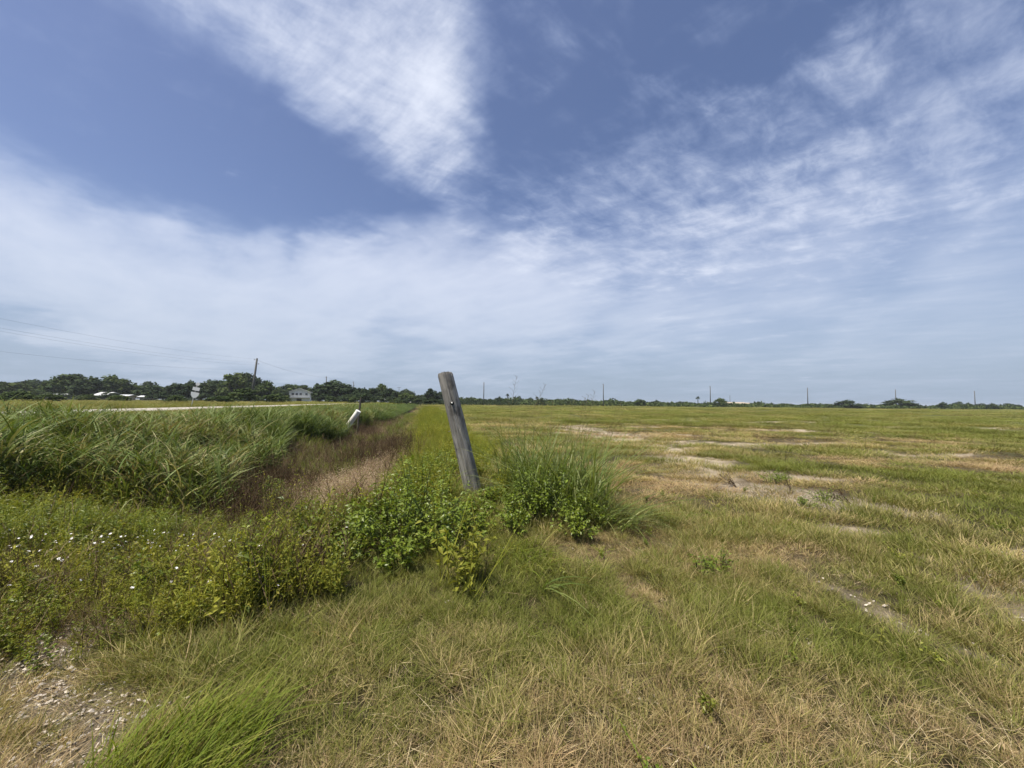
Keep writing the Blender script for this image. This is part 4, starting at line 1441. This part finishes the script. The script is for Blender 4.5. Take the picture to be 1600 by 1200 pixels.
# ------------------------------------------------------------------ utility poles and wires
M_pole = plain_mat('pole_wood', (.125, .125, .12), .9, .1, .3, 4, stretch=(1, 1, .1))
M_iron = plain_mat('insulators', (.28, .28, .29), .5, .4, .2)


def utility_pole(x, y, z, h, label, lean=(0, 0), arms=1, group=None, rz=0.0, arm=1.1, rad=.16):
    r = empty('utility_pole', (x, y, z), rz, label=label, cat='utility pole', group=group)
    g = Geo()
    g.tube([(0, 0, -.2), (lean[0] * .5, lean[1] * .5, h * .5), (lean[0], lean[1], h)], [rad, rad * .85, rad * .68], 10)
    link('shaft', g.mesh('shaft', M_pole, True), parent=r)
    for k in range(arms):
        zz = h - .35 - k * 1.0
        f = zz / h
        g = Geo()
        if arm > .8:
            g.box((lean[0] * f, lean[1] * f - .14, zz), (arm * 2, .10, .12))
            link('crossarm', g.mesh('crossarm', M_pole), parent=r)
            for sx in (-arm * .9, arm * .9):
                g = Geo()
                g.tube([(lean[0] * f + sx, lean[1] * f - .14, zz + .05), (lean[0] * f + sx, lean[1] * f - .14, zz + .28)], [.05, .035], 7)
                link('insulator', g.mesh('insulator', M_iron), parent=r)
        else:
            sx = -1 if k % 2 == 0 else 1
            g.tube([(lean[0] * f, lean[1] * f, zz), (lean[0] * f + sx * arm, lean[1] * f, zz + .05)], .045, 6)
            link('bracket', g.mesh('bracket', M_iron), parent=r)
            g = Geo()
            g.tube([(lean[0] * f + sx * arm, lean[1] * f, zz - .05), (lean[0] * f + sx * arm, lean[1] * f, zz + .22)], [.08, .06], 7)
            link('insulator', g.mesh('insulator', M_iron), parent=r)
    return r


utility_pole(-59.6, 88, .9, 10.3, 'leaning wooden utility pole, largest in view, in front of the left trees', lean=(1.0, 0), arms=2, arm=.55, rad=.26)
utility_pole(-72.2, 149, .9, 10.1, 'utility pole in front of the big round oak', lean=(.2, 0), arms=1, arm=.5, rad=.22)
utility_pole(-77.5, 188, .9, 10.2, 'utility pole with two crossarms right of the big round oak', arms=3, arm=.7, rad=.2)
utility_pole(-75.5, 257, .9, 10.3, 'far utility pole with a wide crossarm above the left trees', arms=1, arm=1.5, rad=.2)
utility_pole(-68.5, 270, .9, 8.0, 'tiny far utility pole right of the wide crossarm pole', arms=0, rad=.2)
utility_pole(-54.5, 24, .9, 10.2, 'utility pole beyond the left edge of the picture', arms=2, arm=.55, rad=.2)
for k, (x, y, h, lb) in enumerate([(-13.3, 182, 11.0, 'first far utility pole right of the leaning post'), (44.7, 188, 11.0, 'second far utility pole right of the leaning post'),
                                   (104.2, 202, 11.0, 'third far pole, between the palm and the dense round tree'), (160.7, 209, 11.0, 'fourth far utility pole, alone over low scrub'),
                                   (225.5, 226, 11.1, 'fifth far pole, at the widest tree on the right horizon'), (282.8, 235, 11.0, 'sixth far utility pole, nearest the right edge')]):
    utility_pole(x, y, 0, h, lb, arms=1 if k in (1, 2, 5) else 0, arm=.5, rad=.24)
utility_pole(187, 330, 0, 9.2, 'tiny pole far behind the pale roof on the right horizon', arms=1, arm=.8, rad=.2)

M_wire = plain_mat('cable', (.16, .17, .19), .7, .2, .1)


def wires():
    # (height at the off-picture pole, height at the leaning pole, label)
    for z0, z1, lb in [(11.1, 11.0, 'topmost thin overhead wire at the left edge'), (10.0, 10.2, 'second overhead wire at the left edge'), (9.75, 9.6, 'third overhead wire, just under the second'), (7.1, 8.6, 'lowest overhead wire at the left edge')]:
        g = Geo()
        A, B = np.array((-54.5, 24, z0)), np.array((-58.7, 88, z1))
        pts = [A + (B - A) * u - np.array((0, 0, 1.1 * 4 * u * (1 - u))) for u in np.linspace(0, 1, 25)]
        g.tube(pts, .007, 4, caps=False)
        link('overhead_wire', g.mesh('overhead_wire', M_wire), label=lb, cat='wire')
    g = Geo()
    for A, B in [((-58.7, 88, 10.8), (-72.1, 149, 10.8)), ((-72.1, 149, 10.8), (-77.5, 188, 10.9))]:
        A, B = np.array(A), np.array(B)
        g.tube([A + (B - A) * u - np.array((0, 0, .9 * 4 * u * (1 - u))) for u in np.linspace(0, 1, 17)], .016, 4, caps=False)
    link('overhead_wire', g.mesh('overhead_wire', M_wire), label='overhead wire running on between the distant left poles', cat='wire')


wires()

# ------------------------------------------------------------------ buildings
M_sidng = plain_mat('grey_siding', (.72, .73, .70), .8, .2, .15, 2)
M_wwall = plain_mat('white_wall', (.84, .84, .82), .8, .2, .1, 2)
M_tin = plain_mat('white_metal_roof', (.66, .67, .68), .35, .5, .1, 1)
M_glass = plain_mat('dark_glass', (.03, .035, .04), .1, .6, .1)
M_trim = plain_mat('white_trim', (.70, .70, .68), .6, .3, .08)
M_tan = plain_mat('tan_wall', (.42, .36, .28), .85, .2, .15, 2)


def pane(parent, c, w, h, rz=0, name='window', facing=-1):
    g = Geo()
    t = .09
    for (dx, dz, ww, hh) in ((0, h / 2, w + t, t), (0, -h / 2, w + t, t), (-w / 2, 0, t, h - t), (w / 2, 0, t, h - t), (0, 0, .05, h - t)):
        g.box((dx, 0, dz), (ww, .10, hh))
    f = link(name, g.mesh(name, M_trim), parent=parent)
    f.location = c
    f.rotation_euler = (0, 0, rz)
    g = Geo()
    g.box((0, .02, 0), (w - t, .03, h - t))
    link('pane', g.mesh('pane', M_glass), parent=f)


def house():
    r = empty('house', (-93.4, 170, .9), R(24), label='two storey grey house with white lower storey and bright metal roof', cat='house')
    W_, D_, H1, H2 = 8.0, 7.5, 1.9, 2.5
    g = Geo()
    g.box((-2.6, 0, H1 / 2), (2.8, D_, H1))
    g.box((2.4, 0, H1 / 2), (3.2, D_, H1))
    g.box((-.2, .3, H1 - .2), (2.0, D_ - .6, .4))
    link('lower_wall', g.mesh('lower_wall', M_wwall), parent=r)
    g = Geo()
    g.box((-.2, -D_ / 2 + .5, (H1 - .4) / 2), (1.99, .06, H1 - .42))
    link('garage_opening_shade', g.mesh('garage_opening_shade', plain_mat('painted_garage_shade', (.03, .03, .03), .8)), parent=r)  # near-black sheet: the shade inside the open garage, put in as colour
    g = Geo()
    g.box((0, 0, H1 + H2 / 2), (W_, D_, H2))
    v = [(-W_ / 2, -D_ / 2 + .01, H1 + H2), (W_ / 2, -D_ / 2 + .01, H1 + H2), (0, -D_ / 2 + .01, H1 + H2 + 1.5), (-W_ / 2, D_ / 2 - .01, H1 + H2), (W_ / 2, D_ / 2 - .01, H1 + H2), (0, D_ / 2 - .01, H1 + H2 + 1.5)]
    g.add(v, [(0, 1, 2), (3, 5, 4)])
    link('upper_wall', g.mesh('upper_wall', M_sidng), parent=r)
    g = Geo()
    for sx in (-1, 1):
        v = []
        for (xx, zz) in ((0, H1 + H2 + 1.62), (sx * (W_ / 2 + .7), H1 + H2 - .18)):
            for yy in (-D_ / 2 - .6, D_ / 2 + .6):
                v += [(xx, yy, zz), (xx, yy, zz - .14)]
        g.add(v, [(0, 2, 6, 4), (1, 5, 7, 3), (0, 4, 5, 1), (2, 3, 7, 6), (4, 6, 7, 5), (0, 1, 3, 2)])
    link('roof', g.mesh('roof', M_tin), parent=r)
    g = Geo()
    g.box((0, -D_ / 2 - .55, H1 + .02), (W_ + .4, 1.1, .14))
    link('balcony', g.mesh('balcony', M_trim), parent=r)
    for xx in (-3.9, -1.3, 1.3, 3.9):
        g = Geo()
        g.box((xx, -D_ / 2 - 1.0, H1 + .55), (.1, .1, .92))
        link('rail_post', g.mesh('rail_post', M_trim), parent=r)
    g = Geo()
    g.box((0, -D_ / 2 - 1.0, H1 + 1.05), (W_ + .2, .08, .08))
    link('rail', g.mesh('rail', M_trim), parent=r)
    for xx in (-2.6, -1.1, .4, 2.6):
        pane(r, (xx, -D_ / 2 - .03, H1 + 1.5), .9, 1.1)
    for yy in (-1.8, 1.6):
        pane(r, (W_ / 2 + .03, yy, H1 + 1.5), .9, 1.1, math.pi / 2)


house()


def shed(x, y, z, w, d, h, rise, rz, label, wall=M_tan, name='house', roofmat=None, door=True):
    r = empty(name, (x, y, z), rz, label=label, cat='building')
    g = Geo()
    g.box((0, 0, h / 2), (w, d, h))
    link('wall', g.mesh('wall', wall), parent=r)
    g = Geo()
    for sy in (-1, 1):
        v = []
        for (yy, zz) in ((0, h + rise), (sy * (d / 2 + .5), h - .1)):
            for xx in (-w / 2 - .5, w / 2 + .5):
                v += [(xx, yy, zz), (xx, yy, zz - .12)]
        g.add(v, [(0, 4, 6, 2), (1, 3, 7, 5), (0, 1, 5, 4), (2, 6, 7, 3), (4, 5, 7, 6), (0, 2, 3, 1)])
    link('roof', g.mesh('roof', roofmat or M_tin), parent=r)
    for xx in (-w * .3, w * .28):
        pane(r, (xx, -d / 2 - .03, h * .55), .9, .8)
    if door:
        g = Geo()
        g.box((0, -d / 2 - .03, h * .42), (1.0, .06, h * .8))
        link('door', g.mesh('door', M_glass), parent=r)


shed(-145.0, 124, .9, 2.6, 3.0, 1.7, .5, R(20), 'shed with a pale tin roof, leftmost of the roofs under the oaks')
shed(-127.0, 121, .9, 4.2, 4.0, 1.9, .9, R(-8), 'long low house with a bright white metal roof under the oaks')
shed(-121.8, 122, .9, 2.4, 3.0, 1.8, .3, R(10), 'small tan building right of the long white roof')
shed(-111.5, 118, .9, 2.8, 2.6, 1.5, .3, R(12), 'low building with a flat white roof, rightmost under the oaks')
shed(-61.8, 186, .9, 4.6, 4, 1.5, .9, R(15), 'small white house low at the end of the left tree line', wall=M_wwall)
shed(154.5, 268, 0, 14, 8, 2.2, .9, R(5), 'long tan roofed building far behind the scrub right of the round tree', roofmat=M_tan)
shed(165.5, 275, 0, 8, 7, 2.0, .8, R(-5), 'second tan building, just right of the long one behind the scrub', roofmat=M_tan)


# ------------------------------------------------------------------ road sign cluster across the road
def road_sign():
    x, y = -28.3, 34.2
    z = float(zf(x, y))
    r = empty('road_sign', (x, y, z), R(20), label='leaning white road sign assembly with stacked plates beyond the road', cat='road sign')
    steel = plain_mat('galvanised', (.55, .55, .54), .5, .5, .15, 5, .4)
    white = plain_mat('sign_white', (.82, .82, .81), .5, .4, .05)
    g = Geo()
    g.tube([(-.14, 0, -.2), (.0, 0, .9), (.30, 0, 2.25)], .035, 8)
    link('sign_post', g.mesh('sign_post', steel), parent=r)
    for (cx, cz, w, h, s, tilt) in ((.10, 1.12, .62, .50, 0, .2), (.20, 1.66, .52, .30, 1, .2), (.30, 2.10, .34, .26, 2, .2)):
        g = Geo()
        c, sn = math.cos(-tilt), math.sin(-tilt)
        if s == 0:
            o = [(-.5, .5), (.5, .5), (.46, 0), (.25, -.42), (0, -.55), (-.25, -.42), (-.46, 0)]
        elif s == 1:
            o = [(-.5, .5), (.5, .5), (.5, -.5), (-.5, -.5)]
        else:
            o = [(-.5, .1), (0, .6), (.5, .1), (.3, -.5), (-.3, -.5)]
        pts = [(a * w, b * h) for a, b in o]
        pts = [(cx + a * c - b * sn, cz + a * sn + b * c) for a, b in pts]
        n = len(pts)
        v = [(a, -.05, b) for a, b in pts] + [(a, -.065, b) for a, b in pts]
        g.add(v, [tuple(range(n)), tuple(range(2 * n - 1, n - 1, -1))] + [(i, i + n, (i + 1) % n + n, (i + 1) % n) for i in range(n)])
        link('sign_plate', g.mesh('sign_plate', white), parent=r)


road_sign()

# wooden fence along the far meadow at the left, very low and far
def far_fence():
    r = empty('wire_fence', (-150, 104, .85), label='low grey fence at the far side of the meadow on the left', cat='fence')
    g0 = Geo()
    g0.box((0, 0, .55), (.10, .10, 1.1))
    me = g0.mesh('fence_post', M_pole)
    for k in range(22):
        o = link('fence_post', me, parent=r)
        o.location = (k * 3.0, k * .15, 0)
    for zz in (.5, .9):
        g = Geo()
        g.box((31.5, 1.575, zz), (63.1, .05, .10), math.atan2(3.15, 63))
        link('rail', g.mesh('rail', M_pole), parent=r)


far_fence()


# ------------------------------------------------------------------ the damp air
def haze():
    g = Geo()
    g.box((0, 0, 6.5), (6600, 6600, 17.4))
    m, t = material('air')
    v = t.node('ShaderNodeVolumePrincipled', {'Color': (.86, .92, 1, 1), 'Density': .00022, 'Anisotropy': .2})
    t.node('ShaderNodeOutputMaterial', {'Volume': v.outputs[0]})
    link('haze', g.mesh('haze', m), kind='stuff', label='faint damp haze over the field')


haze()
